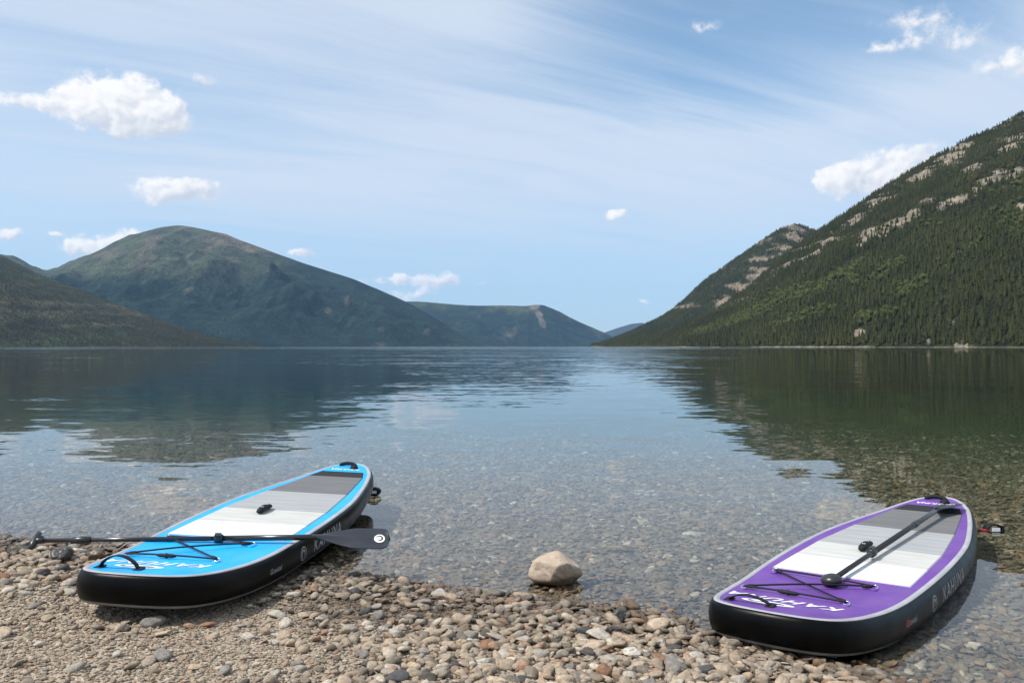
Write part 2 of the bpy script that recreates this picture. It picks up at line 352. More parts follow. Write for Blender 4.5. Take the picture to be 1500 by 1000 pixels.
def mountain(name, label, sky_line, shore, ridge, nx, nt, amp, nscale, seed, colour, matr, prof=1.0, back=0.5, bow=0.0):
    """sky_line: (px, py) of the crest; shore and ridge: (px, metres) of the foot and of the crest."""
    px = np.linspace(sky_line[0][0], sky_line[-1][0], nx)
    kk = max(3, int(nx / 60) | 1)
    py = smooth_pl(sky_line, px, kk); Ds = smooth_pl(shore, px, kk); Dr = smooth_pl(ridge, px, kk)
    tt = np.concatenate([np.linspace(-0.04, 1, nt), np.linspace(1, 1 + back, max(6, nt // 5))[1:]])
    Tg, Pg = np.meshgrid(tt, px); Ds, Dr, py = Ds[:, None], Dr[:, None], py[:, None]
    D = Ds + Tg * (Dr - Ds)
    zr = np.maximum(CAM_H + (HZ - py) / FPX * Dr, 0.5)
    t1 = np.clip(Tg, -.1, 1)
    z = zr * np.where(t1 > 0, np.abs(t1) ** prof + bow * t1 * (1 - t1), t1)
    z = z - np.where(Tg > 1, (Tg - 1) ** 1.5 * zr * 1.1, 0)
    X = (Pg - 750) / FPX * D
    win = np.clip(np.minimum(Tg * 3.5, 1), 0, 1) * np.where(Tg <= 1, np.clip((1 - Tg) * 2.2, 0.05, 1), 0.3)
    gul = ridged(X / nscale, D / nscale * 0.55, 4, seed) - 0.55
    z = z + win * amp * np.minimum(zr / 300, 1) * (gul * 1.2 + 0.6 * fbm(X / nscale * 3, D / nscale * 3, 4, seed + 7))
    P = np.stack([X, D, z], -1)
    n0, n1 = P.shape[:2]; idx = np.arange(n0 * n1).reshape(n0, n1)
    f = np.stack([idx[:-1, :-1], idx[1:, :-1], idx[1:, 1:], idx[:-1, 1:]], -1).reshape(-1, 4)
    o = obj(name, P.reshape(-1, 3), f, matr)
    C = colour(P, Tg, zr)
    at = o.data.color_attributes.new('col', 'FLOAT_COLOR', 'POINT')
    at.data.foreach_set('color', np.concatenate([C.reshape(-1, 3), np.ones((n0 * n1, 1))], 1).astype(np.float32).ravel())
    tag(o, label, 'mountain', kind='structure'); return P, Tg
def lerp(a, b, t): return a * (1 - t[..., None]) + np.asarray(b) * t[..., None]
def const(P, c): return np.broadcast_to(np.array(c, float), P.shape).copy()
def blobs(px, py, lst):
    m = np.zeros_like(px)
    for (cx, cy, a, b, ang) in lst:
        c, s = math.cos(R(ang)), math.sin(R(ang)); dx, dy = px - cx, py - cy
        u, v = (dx * c + dy * s) / a, (-dx * s + dy * c) / b
        m = np.maximum(m, 1 - np.sqrt(u * u + v * v))
    return m

ROCK_R = [(1410, 292, 34, 9, -24), (1340, 311, 44, 12, -38), (1305, 330, 26, 10, -42), (1270, 345, 24, 12, -44), (1385, 300, 26, 7, -20), (1154, 388, 36, 7, -36), (1133, 405, 18, 6, -36),
          (1398, 224, 40, 14, -30), (1479, 214, 44, 12, -28), (1457, 258, 46, 10, -30), (1350, 255, 36, 10, -32), (1300, 285, 40, 12, -32), (1280, 300, 24, 10, -32), (1420, 250, 30, 9, -32), (1250, 325, 36, 9, -36), (1205, 362, 36, 8, -36), (1180, 378, 30, 7, -40), (1500, 305, 12, 10, 0), (1490, 250, 20, 9, -30),
          (1408, 501, 12, 14, 0), (1360, 497, 10, 9, 60), (1290, 495, 8, 7, 60), (1310, 500, 7, 6, 50), (1460, 492, 9, 13, 70), (1440, 495, 8, 10, 60), (1255, 488, 8, 14, 70), (1495, 480, 8, 8, 0), (1400, 470, 10, 9, 50)]
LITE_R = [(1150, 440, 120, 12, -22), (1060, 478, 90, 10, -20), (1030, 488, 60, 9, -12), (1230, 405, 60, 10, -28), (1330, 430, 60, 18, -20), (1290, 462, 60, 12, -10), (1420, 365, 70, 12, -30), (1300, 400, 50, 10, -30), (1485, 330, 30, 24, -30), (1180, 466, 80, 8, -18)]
def col_R(P, T, zr):
    px, py = to_px(P)
    nz = fbm(P[..., 0] / 60, P[..., 2] / 40, 5, 31); n2 = fbm(P[..., 0] / 14, P[..., 2] / 12, 4, 41)
    c = const(P, (.028, .031, .012))
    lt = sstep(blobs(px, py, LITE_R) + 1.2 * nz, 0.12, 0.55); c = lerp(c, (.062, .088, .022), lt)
    n3 = fbm(P[..., 0] / 5, P[..., 2] / 5, 3, 51)
    b0 = blobs(px, py, ROCK_R); rk = sstep(b0 * 1.25 + (2.0 * n2 + 0.6 * nz + 1.1 * n3) * sstep(b0, .0, .14) * 1.25, 0.26, 0.64)
    hi = sstep(T + nz * .8, 0.62, .95) * sstep(n2 + nz + n3 * .8, 0.10, 0.26) * 0.75
    rk = np.maximum(rk, hi); col_R.rock = rk; col_R.lite = lt
    c = lerp(c, (.265, .22, .175), rk)
    return lerp(c, (.34, .30, .25), sstep(1.1 - P[..., 2] + n2 * 2.5, 0, 1) * .75)
def col_P(P, T, zr):
    px, py = to_px(P)
    nz = fbm(P[..., 0] / 90, P[..., 2] / 60, 5, 33); n2 = fbm(P[..., 0] / 26, P[..., 2] / 22, 4, 43)
    c = const(P, (.032, .038, .022))
    up = blobs(px, py, [(1163, 340, 46, 26, -10), (1110, 395, 60, 34, -40), (1085, 425, 56, 24, -40), (1060, 440, 50, 18, -40), (1140, 365, 40, 22, -40)])
    n3 = fbm(P[..., 0] / 9, P[..., 2] / 9, 3, 53)
    rk = sstep(up * 0.62 + 2.0 * n2 + .8 * nz + .8 * n3, 0.24, 0.62); col_P.rock = rk
    return lerp(c, (.215, .175, .14), rk)
def col_A(P, T, zr):
    px, py = to_px(P)
    nz = fbm(P[..., 0] / 420, P[..., 2] / 260, 6, 35); n2 = fbm(P[..., 0] / 120, P[..., 2] / 90, 5, 45)
    alt = P[..., 2] / 880 + nz * .55
    c = const(P, (.016, .034, .028))
    c = lerp(c, (.078, .090, .058), sstep(alt, .38, .74) * sstep(710 - px, 200, 420))
    c = lerp(c, (.16, .125, .10), sstep(alt + n2 * .5, .84, 1.0) * sstep(480 - px, 0, 80))
    rk = sstep(blobs(px, py, [(222, 352, 20, 16, -50), (340, 386, 26, 8, -35), (215, 382, 20, 7, -40), (310, 350, 50, 10, 10), (275, 425, 20, 6, -30), (480, 455, 6, 7, 0), (323, 487, 8, 4, 0), (508, 440, 5, 12, 0)]) + 1.1 * n2, .22, .5)
    c = lerp(c, (.13, .11, .09), rk * .7)
    return c
def col_B(P, T, zr):
    px, py = to_px(P)
    n2 = fbm(P[..., 0] / 160, P[..., 2] / 120, 5, 47)
    c = const(P, (.016, .034, .030))
    c = lerp(c, (.05, .07, .035), sstep(T + n2, .75, 1.05))
    rk = sstep(blobs(px, py, [(785, 449, 12, 5, 0), (794, 472, 7, 12, -20), (790, 460, 8, 8, 0)]) + 1.2 * n2, .2, .5)
    return lerp(c, (.17, .14, .12), rk)
def col_C(P, T, zr): return const(P, (.03, .042, .032))
def col_D(P, T, zr):
    nz = fbm(P[..., 0] / 150, P[..., 2] / 90, 5, 37); n2 = fbm(P[..., 0] / 40, P[..., 2] / 30, 4, 38)
    c = const(P, (.045, .047, .025))
    c = lerp(c, (.095, .085, .050), sstep(nz * 1.6 + n2, .0, .3)); return lerp(c, (.055, .075, .028), sstep(n2 - nz, .1, .3))
M_NEAR = rock_mat('forest_floor_near', 0.05, 4.0); M_MID = rock_mat('forest_floor_mid', 0.02, 10.0); M_FAR = rock_mat('mountain_far', 0.008, 26.0)

mountain('distant_hill', 'faint blue hill far down the lake', [(860, 506), (872, 492), (888, 486), (905, 480), (925, 474), (941, 472.5), (960, 478), (1000, 488), (1060, 500), (1100, 506)],
         [(860, 11500), (1100, 11500)], [(860, 13000), (1100, 13000)], 160, 30, 60, 900, 61, col_C, M_FAR)
mountain('far_ridge', 'low blue-green ridge ending in a bare rock knob', [(430, 452), (480, 442), (560, 440), (623, 443), (683, 448), (740, 447), (770, 448), (785, 446), (797, 447), (813, 454), (850, 472), (880, 485), (893, 490), (915, 506.6)],
         [(430, 5200), (700, 6100), (915, 7200)], [(430, 7400), (700, 7600), (915, 7700)], 420, 90, 90, 620, 71, col_B, M_FAR)
mountain('bald_mountain', 'broad bald mountain with a reddish summit and blue-green slopes', [(-420, 330), (-250, 360), (-100, 352), (0, 373), (30, 383), (50, 394), (65, 397.5), (85, 392), (110, 382), (150, 364), (190, 348), (215, 338), (235, 332.5), (258, 330), (275, 331.5), (300, 336), (330, 342), (352, 352), (372, 359), (410, 373), (450, 387), (517, 408), (560, 426), (592, 440), (620, 455), (650, 473), (680, 492), (704, 506.4)],
         [(-420, 3400), (0, 3600), (350, 3900), (700, 4900)], [(-420, 5200), (0, 6000), (260, 5900), (450, 5600), (704, 5300)], 640, 190, 185, 500, 81, col_A, M_FAR, bow=.18)
PD, TD = mountain('wooded_ridge', 'dark wooded ridge running down to the lake in front of the bald mountain', [(-420, 215), (-200, 290), (0, 374), (18, 382), (48, 398), (80, 411), (114, 423), (168, 444), (210, 459), (258, 477), (300, 491), (345, 501.5), (385, 506.4)],
         [(-420, 1500), (0, 1900), (385, 2700)], [(-420, 2600), (0, 2900), (385, 2900)], 420, 120, 40, 260, 91, col_D, M_MID)
PP, TP = mountain('rocky_peak', 'rocky wooded peak behind the forested slope', [(862, 506.5), (880, 503), (928, 484), (971, 463), (1001, 440), (1031, 411), (1065, 386), (1099, 363), (1120, 349), (1137, 338.5), (1150, 332), (1163, 328), (1175, 331), (1195, 336.5), (1215, 345), (1260, 360), (1330, 380)],
         [(862, 2500), (1000, 1900), (1330, 1500)], [(862, 2700), (1000, 2500), (1165, 2400), (1330, 2400)], 460, 130, 40, 230, 101, col_P, M_NEAR, bow=.12)
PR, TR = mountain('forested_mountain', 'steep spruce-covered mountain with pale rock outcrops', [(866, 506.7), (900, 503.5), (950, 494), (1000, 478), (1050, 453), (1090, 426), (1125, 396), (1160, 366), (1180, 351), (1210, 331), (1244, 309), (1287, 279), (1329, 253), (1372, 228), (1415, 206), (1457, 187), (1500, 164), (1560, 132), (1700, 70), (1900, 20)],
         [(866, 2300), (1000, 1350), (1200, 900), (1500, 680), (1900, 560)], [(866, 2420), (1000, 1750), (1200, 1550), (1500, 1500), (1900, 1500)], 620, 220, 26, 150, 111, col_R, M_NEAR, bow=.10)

# ------------------------------------------------------------------ instanced stuff (stones and trees nobody could count)
def scatter(name, pts, rot, scl, idx, shapes, label, cat, parent=None):
    coll = bpy.data.collections.new(name + '_shapes')
    for i, me in enumerate(shapes):
        so = bpy.data.objects.new('%s_shape_%02d' % (name, i), me); coll.objects.link(so)
    me = bpy.data.meshes.new(name); n = len(pts)
    me.vertices.add(n); me.vertices.foreach_set('co', np.asarray(pts, np.float32).ravel())
    for an, ty, val in (('rot', 'FLOAT_VECTOR', rot), ('scl', 'FLOAT_VECTOR', scl)):
        a = me.attributes.new(an, ty, 'POINT'); a.data.foreach_set('vector', np.asarray(val, np.float32).ravel())
    a = me.attributes.new('idx', 'INT', 'POINT'); a.data.foreach_set('value', np.asarray(idx, np.int32))
    o = link(bpy.data.objects.new(name, me), parent)
    ng = bpy.data.node_groups.new(name, 'GeometryNodeTree')
    ng.interface.new_socket('Geometry', in_out='INPUT', socket_type='NodeSocketGeometry'); ng.interface.new_socket('Geometry', in_out='OUTPUT', socket_type='NodeSocketGeometry')
    N, Lk = ng.nodes, ng.links
    gi, go = N.new('NodeGroupInput'), N.new('NodeGroupOutput')
    ci = N.new('GeometryNodeCollectionInfo'); ci.inputs[0].default_value = coll; ci.inputs['Separate Children'].default_value = True; ci.inputs['Reset Children'].default_value = True
    ip = N.new('GeometryNodeInstanceOnPoints'); ip.inputs['Pick Instance'].default_value = True
    def na(nm, ty):
        q = N.new('GeometryNodeInputNamedAttribute'); q.data_type = ty; q.inputs[0].default_value = nm; return q.outputs[0]
    e2r = N.new('FunctionNodeEulerToRotation')
    Lk.new(na('rot', 'FLOAT_VECTOR'), e2r.inputs[0])
    Lk.new(gi.outputs[0], ip.inputs['Points']); Lk.new(ci.outputs[0], ip.inputs['Instance']); Lk.new(na('idx', 'INT'), ip.inputs['Instance Index'])
    Lk.new(e2r.outputs[0], ip.inputs['Rotation']); Lk.new(na('scl', 'FLOAT_VECTOR'), ip.inputs['Scale'])
    Lk.new(ip.outputs[0], go.inputs[0])
    md = o.modifiers.new('scatter', 'NODES'); md.node_group = ng
    tag(o, label, cat, kind='stuff'); return o

def stone_mesh(name, seed, m, sub=2, planes=12):
    r = np.random.default_rng(seed); bm = bmesh.new(); bmesh.ops.create_icosphere(bm, subdivisions=sub, radius=1.0)
    V = np.array([v.co[:] for v in bm.verts]); V /= np.linalg.norm(V, axis=1)[:, None]
    nrm = r.normal(size=(planes, 3)); nrm /= np.linalg.norm(nrm, axis=1)[:, None]; dd = r.uniform(0.52, 0.98, planes)
    dots = np.maximum(V @ nrm.T, 1e-3) / dd                     # radius = soft minimum of the facet planes
    k = 15.0; rad = 1.0 / ((dots ** k).sum(1) + 1.0) ** (1 / k)
    rad *= 1 + 0.05 * np.sin(V @ r.normal(size=3) * 4 + r.uniform(0, 6)) + 0.035 * np.sin(V @ r.normal(size=3) * 8)
    Vn = V * rad[:, None] * np.array([1.15, 0.86, 0.56 if seed % 3 else 0.40])
    F = [[v.index for v in f.verts] for f in bm.faces]; bm.free()
    return mesh(name, Vn, F, m)
SHAPES = [stone_mesh('pebble', 100 + i, PEB, 2) for i in range(10)]
BED_SHAPES = [stone_mesh('bed_pebble', 100 + i, BEDM, 2) for i in range(10)]

def in_frame(x, y, z=0.0, mar=0):
    px = 750 + FPX * x / y; py = HZ + FPX * (CAM_H - z) / y
    return (px > -mar) & (px < 1500 + mar) & (py < 1000 + mar)
BLUE = dict(o=(-1.540, 3.280), yaw=0.098, pit=0.012, z=0.191, roll=-0.036)
PURP = dict(o=(0.940, 3.111), yaw=0.670, pit=0.007, z=0.099, roll=0.025)
BL, BT = 3.2, 0.13
def under_board(x, y, mar=0.0):
    m = np.zeros(np.shape(x), bool)
    for b in (BLUE, PURP):
        dx, dy = x - b['o'][0], y - b['o'][1]; u = dx * math.sin(b['yaw']) + dy * math.cos(b['yaw']); v = dx * math.cos(b['yaw']) - dy * math.sin(b['yaw'])
        m |= (u > 0.12 - mar) & (u < BL + mar) & (np.abs(v) < 0.36 + mar)
    return m

STONE_KINDS = [('pale grey', (.47, .43, .375)), ('warm beige', (.50, .40, .30)), ('mid grey', (.29, .27, .245)), ('rust brown', (.33, .19, .115)), ('near white', (.62, .57, .50)), ('dark slate', (.105, .105, .108))]
STONE_MESH = {}
for kname, kc in STONE_KINDS:
    mm = pebble_material('stone_' + kname.replace(' ', '_'), kc)
    STONE_MESH[kname] = [stone_mesh('stone', 300 + i, mm, 3, 13) for i in range(9)]

def build_stones():
    placed = []                                                   # countable larger stones, no overlaps
    def free(x, y, r):
        for (a, b, c) in placed:
            if (a - x) ** 2 + (b - y) ** 2 < (0.82 * (c + r)) ** 2: return False
        return True
    n = 0; tries = 0
    while n < 300 and tries < 20000:
        tries += 1
        y = random.uniform(2.72, 4.95); x = random.uniform(-0.62 * y, 0.62 * y)
        d = float(offshore(x, y))
        if d > 0.10: continue
        px = 750 + FPX * x / y; py = HZ + FPX * CAM_H / y
        fineness = (1 - sstep(px, 330, 760)) * sstep(py, 850, 900)  # fine gravel lies to the near left
        if random.random() < 0.90 * fineness: continue
        r = 0.040 + 0.016 * random.random() if n < 26 else (0.029 + 0.012 * random.random() if n < 130 else 0.021 + 0.010 * random.random())
        if bool(under_board(np.array([x]), np.array([y]), 0.03)[0]) or not free(x, y, r): continue
        if (x - 0.21) ** 2 + (y - 4.05) ** 2 < 0.24 ** 2: continue
        placed.append((x, y, r)); n += 1
        kn = random.choices([k for k, _ in STONE_KINDS], (30, 28, 18, 9, 7, 8))[0]
        z = float(ground_z(x, y))
        o = link(bpy.data.objects.new('stone', random.choice(STONE_MESH[kn])))
        s = r * 1.08; o.scale = (s * random.uniform(.9, 1.15), s * random.uniform(.85, 1.1), s * random.uniform(.75, 1.05))
        o.rotation_euler = (random.uniform(-.25, .25), random.uniform(-.25, .25), random.uniform(0, 6.28))
        o.location = (x, y, z + r * 0.30)
        sz = 'large' if r > .038 else 'medium-sized' if r > .028 else 'small'
        if d > -0.12: where = 'at the wet lake edge'
        elif fineness > .35: where = 'on the fine gravel'
        else: where = 'on the coarse dry shingle'
        near = min(((math.hypot(x + 1.4, y - 3.7), 'beside the blue board'), (math.hypot(x - .21, y - 4.0), 'below the tan boulder'), (math.hypot(x - 1.0, y - 3.1), 'by the purple board nose')))
        nr = ' ' + near[1] if near[0] < 1.0 else ''
        lb = '%s %s stone %s%s' % (sz, kn, where, nr)
        tag(o, lb, 'stone', lb.replace(' stone ', ' stones ', 1))
    # gravel: small stones on the dry beach
    P, Rt, S, I = [], [], [], []
    def add(x, y, r, sink, flat=(.7, 1.05), tilt=.35):
        k = len(x)
        P.append(np.stack([x, y, ground_z(x, y) + r * sink], 1))
        Rt.append(np.stack([rng.uniform(-tilt, tilt, k), rng.uniform(-tilt, tilt, k), rng.uniform(0, 6.28, k)], 1))
        S.append(np.stack([r * rng.uniform(.85, 1.2, k), r * rng.uniform(.8, 1.1, k), r * rng.uniform(*flat, k)], 1)); I.append(rng.integers(0, 10, k))
    def region(n, y0, y1, side=0.9):
        y = rng.uniform(y0, y1, n); x = rng.uniform(-1, 1, n) * (0.64 * y + side); return x, y
    x, y = region(90000, 2.3, 5.6); d = offshore(x, y); px = 750 + FPX * x / y; k = (d < 0.12) & (rng.random(len(x)) < 1 - .65 * sstep(px, 500, 900)); x, y = x[k], y[k]
    add(x, y, rng.uniform(.0045, .0105, len(x)), .25)
    x, y = region(36000, 2.3, 5.6); d = offshore(x, y); px = 750 + FPX * x / y; py = HZ + FPX * CAM_H / y
    fine = (1 - sstep(px + 260 * fbm(x * 1.2, y * 1.2, 3, 61), 330, 760)) * sstep(py, 850, 900)
    dens = np.clip(1 - .90 * fine + .45 * fbm(x * 2.2, y * 2.2, 3, 60), 0.05, 1)
    k = (d < 0.12) & (rng.random(len(x)) < dens) & ~under_board(x, y, -.02); x, y, fine = x[k], y[k], fine[k]
    add(x, y, (.010 + .019 * rng.random(len(x)) ** 1.7) * (1 - .25 * fine), .35)
    x, y = region(4200, 2.3, 5.6); d = offshore(x, y); px = 750 + FPX * x / y; py = HZ + FPX * CAM_H / y
    fine = (1 - sstep(px, 330, 800)) * sstep(py, 850, 900)
    k = (d < 0.10) & (rng.random(len(x)) < 1 - .9 * fine) & ~under_board(x, y, .02); x, y = x[k], y[k]
    add(x, y, .022 + .016 * rng.random(len(x)), .45, tilt=.5)
    scatter('gravel', np.concatenate(P), np.concatenate(Rt), np.concatenate(S), np.concatenate(I), SHAPES, 'mixed gravel and pebbles covering the beach', 'gravel')
    # stones of the lake bed seen through the water
    P.clear(); Rt.clear(); S.clear(); I.clear()
    x, y = region(64000, 2.4, 13.0, 1.2); d = offshore(x, y); k = (d > 0.05) & (rng.random(len(x)) < 1 - .85 * sstep(y, 5.5, 12.5)); x, y = x[k], y[k]
    add(x, y, np.minimum(.010 + .022 * rng.random(len(x)) ** 1.5, .012 + .05 * offshore(x, y)), .25, (.5, .9))
    x, y = region(44000, 4.5, 26.0, 2.0); k = (offshore(x, y) > .3) & (rng.random(len(x)) < 1 - sstep(y, 7.5, 17)); x, y = x[k], y[k]
    add(x, y, np.minimum(.018 + .034 * rng.random(len(x)) ** 1.5, .012 + .02 * offshore(x, y)), .10, (.4, .75))
    x, y = region(2600, 2.6, 14.0, 1.5); d = offshore(x, y); k = (d > .25) & ~under_board(x, y, .05); x, y = x[k], y[k]
    rr = np.minimum(.03 + .035 * rng.random(len(x)) ** 2, .012 + .022 * offshore(x, y)); add(x, y, rr, .10, (.4, .7))
    scatter('lake_bed_stones', np.concatenate(P), np.concatenate(Rt), np.concatenate(S), np.concatenate(I), BED_SHAPES, 'pebbles and stones of the shallow lake bed under clear water', 'stones')
build_stones()

# a few rocks that stand out
def rock(name, label, px0, px1, py_top, py_base, seed, m, zbase=None, yaw=0.0, flat=1.0, depth=.8, faces=None):
    cx = (px0 + px1) / 2
    D = (CAM_H - (zbase if zbase is not None else 0)) * FPX / (py_base - HZ)
    w = (px1 - px0) / FPX * D; hgt = (py_base - py_top) / FPX * D
    r = np.random.default_rng(seed); bm = bmesh.new(); bmesh.ops.create_icosphere(bm, subdivisions=5, radius=1.0)
    V = np.array([v.co[:] for v in bm.verts]); V /= np.linalg.norm(V, axis=1)[:, None]
    pn = r.normal(size=(13, 3)); pn /= np.linalg.norm(pn, axis=1)[:, None]; dd = r.uniform(.66, .96, 13)
    if faces:
        fa = np.array(faces, float); pn = fa[:, :3] / np.linalg.norm(fa[:, :3], axis=1)[:, None]; dd = fa[:, 3]
    dots = np.maximum(V @ pn.T, 1e-3) / dd; rad = 1 / ((dots ** 18).sum(1) + 1) ** (1 / 18)
    nz = fbm(V[:, 0] * 3 + V[:, 2] * 2.1, V[:, 1] * 3 + 4 + V[:, 2] * 1.3, 5, seed) * .16 + fbm(V[:, 0] * 11 + V[:, 2] * 7, V[:, 1] * 11, 3, seed + 3) * .05
    V = V * (rad * (1 + nz))[:, None]; F = [[v.index for v in f.verts] for f in bm.faces]; bm.free()
    V /= np.abs(V).max(0)
    o = obj(name, V * np.array([w / 2, w / 2 * depth, hgt * .62]), F, m)
    x = (cx - 750) / FPX * D; yy = D + w / 2 * depth * .6
    o.location = (x * yy / D, yy, float(ground_z(x, yy)) + hgt * .25 if zbase is None else zbase + hgt * .42); o.rotation_euler = (0, 0, yaw)
    tag(o, label, 'rock'); return o
def boulder_mat():
    m, g = mat('boulder_stone')
    pos = g.n('ShaderNodeNewGeometry').outputs['Position']; oc = g.n('ShaderNodeTexCoord').outputs['Object']
    n1 = g.noise(oc, 14.0, 8, .65); n2 = g.noise(oc, 90.0, 5, .6); n3 = g.noise(oc, 5.0, 3)
    col = g.ramp(n1, [(.28, (.26, .20, .15)), (.45, (.40, .315, .24)), (.6, (.46, .375, .29)), (.75, (.52, .45, .37))])
    col = g.mix(g.m('MULTIPLY', g.ss(n2, .58, .68), .6), col, (.15, .12, .10)); col = g.mix(g.m('MULTIPLY', g.ss(n3, .55, .7), .35), col, (.36, .25, .20))
    p = g.n('ShaderNodeBsdfPrincipled'); wet_surface(g, col, pos, p, .05, (.33, .29, .26))
    b = g.n('ShaderNodeBump', {'Strength': .6, 'Distance': .012, 'Height': g.m('ADD', n1, g.m('MULTIPLY', n2, .25))}); g.nt.links.new(b.outputs[0], p.inputs['Normal'])
    g.n('ShaderNodeOutputMaterial', {'Surface': p.outputs[0]}); return m
BM_ = boulder_mat()
def wetrock(name, c):
    m, g = mat(name); oc = g.n('ShaderNodeTexCoord').outputs['Object']
    n1 = g.noise(oc, 22.0, 7, .65)
    p = g.n('ShaderNodeBsdfPrincipled', {'Base Color': g.mix(g.ss(n1, .3, .7), tuple(q * .5 for q in c), tuple(q * 1.3 for q in c)), 'Roughness': .35})
    b = g.n('ShaderNodeBump', {'Strength': .6, 'Distance': .01, 'Height': n1}); g.nt.links.new(b.outputs[0], p.inputs['Normal'])
    g.n('ShaderNodeOutputMaterial', {'Surface': p.outputs[0]}); return m
WET1, WET2 = wetrock('wet_brown_rock', (.15, .10, .06)), wetrock('wet_dark_rock', (.07, .062, .055))
rock('boulder', 'large pale tan boulder standing alone in the shallows between the two boards', 773, 856, 813, 858, 4, BM_, 0.0, 0.0, faces=[(-.5, -.85, .12, .70), (.62, -.75, -.22, .50), (-.15, -.2, .97, .74), (.72, -.05, .68, .66), (.97, -.2, .05, .93), (-.95, .05, .3, .86), (-.5, .1, .86, .86), (.1, .95, .3, .8), (.2, -.6, .78, .80), (-.3, -.5, -.8, .8)])
rock('wet_rock', 'flat dark brown wet rock at the water edge beside the gravel', 896, 938, 879, 897, 8, WET1, .0, .2)
rock('wet_rock', 'small dark rock on the gravel edge next to the flat wet rock', 893, 918, 893, 912, 15, WET2, .005, 1.0)
rock('wet_rock', 'brown rock half out of the water beside the blue board nose', 131, 156, 805, 822, 21, WET1, .01, .6)
rock('wet_rock', 'dark rock at the waterline under the paddle grip', 72, 112, 803, 823, 23, WET2, .02, 2.0)
rock('wet_rock', 'small black stone poking out of the water beyond the paddle grip', 4, 18, 782, 788, 25, WET2, 0, 0)
rock('wet_rock', 'rusty stone in the shallows beyond the blue board shadow', 530, 548, 838, 849, 27, WET1, 0, 0)

# ------------------------------------------------------------------ trees
def tree_mat(name, dark, light):
    m, g = mat(name)
    rnd = g.n('ShaderNodeObjectInfo').outputs['Random']
    pos = g.n('ShaderNodeNewGeometry').outputs['Position']
    big = g.noise(pos, 0.012, 4, .6)
    f = g.m('ADD', g.m('MULTIPLY', rnd, .55), g.m('MULTIPLY', g.ss(big, .35, .7), .45))
    p = g.n('ShaderNodeBsdfPrincipled', {'Base Color': g.mix(f, dark, light), 'Roughness': .9, 'Specular IOR Level': .1})
    g.n('ShaderNodeOutputMaterial', {'Surface': p.outputs[0]}); return m
SPR = tree_mat('spruce_needles', (.023, .0265, .008), (.070, .071, .021)); BIR = tree_mat('birch_leaves', (.040, .050, .013), (.078, .086, .024))
def spruce_mesh(seed, m, tiers=7, seg=7, rad=.135):
    r = np.random.default_rng(seed); V, F = [], []
    def ring(z, rr, n, jag):
        b = len(V); ph = r.uniform(0, 6)
        for k in range(n):
            a = ph + 6.283 * k / n; q = rr * (1 + jag * r.uniform(-1, 1)); V.append((q * math.cos(a), q * math.sin(a), z + r.uniform(-.012, .012)))
        return b
    b0 = ring(-.03, .012, 5, 0); b1 = ring(.2, .010, 5, 0)
    for k in range(5): F.append((b0 + k, b0 + (k + 1) % 5, b1 + (k + 1) % 5, b1 + k))
    for t in range(tiers):
        f0 = t / tiers; zb = .06 + .90 * f0; rb = rad * (1 - f0) ** .8 * r.uniform(.8, 1.15) + .012; zt = zb + (1.0 - zb) * .42 + .05
        b = ring(zb, rb, seg, .35); V.append((0, 0, min(zt, 1.0))); ti = len(V) - 1
        for k in range(seg): F.append((b + k, b + (k + 1) % seg, ti))
    return mesh('spruce', V, F, m, False)
def birch_mesh(seed, m):
    r = np.random.default_rng(seed); bm = bmesh.new(); bmesh.ops.create_icosphere(bm, subdivisions=2, radius=1.0)
    V = np.array([v.co[:] for v in bm.verts]) * (1 + r.uniform(-.28, .22, (len(bm.verts), 1))); F = [[v.index for v in f.verts] for f in bm.faces]; bm.free()
    return mesh('birch', V * np.array([.24, .24, .42]) + np.array([0, 0, .48]), F, m, False)
SCR = tree_mat('scrub_needles', (.036, .037, .017), (.082, .077, .038))
SCRUB = [spruce_mesh(40 + i, SCR, 5, 6, .16 + .02 * (i % 3)) for i in range(4)]
TREES = [spruce_mesh(i, SPR, 7, 7, .10 + .02 * (i % 4)) for i in range(6)]
BIRCH = [birch_mesh(i, BIR) for i in range(3)]
def sample(P, Tg, n, tlo, thi, seed):
    r = np.random.default_rng(seed); n0, n1 = P.shape[:2]; tt = Tg[0]
    a = r.uniform(0, n0 - 1.001, n); t = r.uniform(tlo, thi, n); b = np.interp(t, tt, np.arange(n1))
    i, j = a.astype(int), np.minimum(b.astype(int), n1 - 2); fa, fb = (a - i)[:, None], (b - j)[:, None]
    Q = (P[i, j] * (1 - fa) + P[i + 1, j] * fa) * (1 - fb) + (P[i, j + 1] * (1 - fa) + P[i + 1, j + 1] * fa) * fb
    return Q, i, j, t
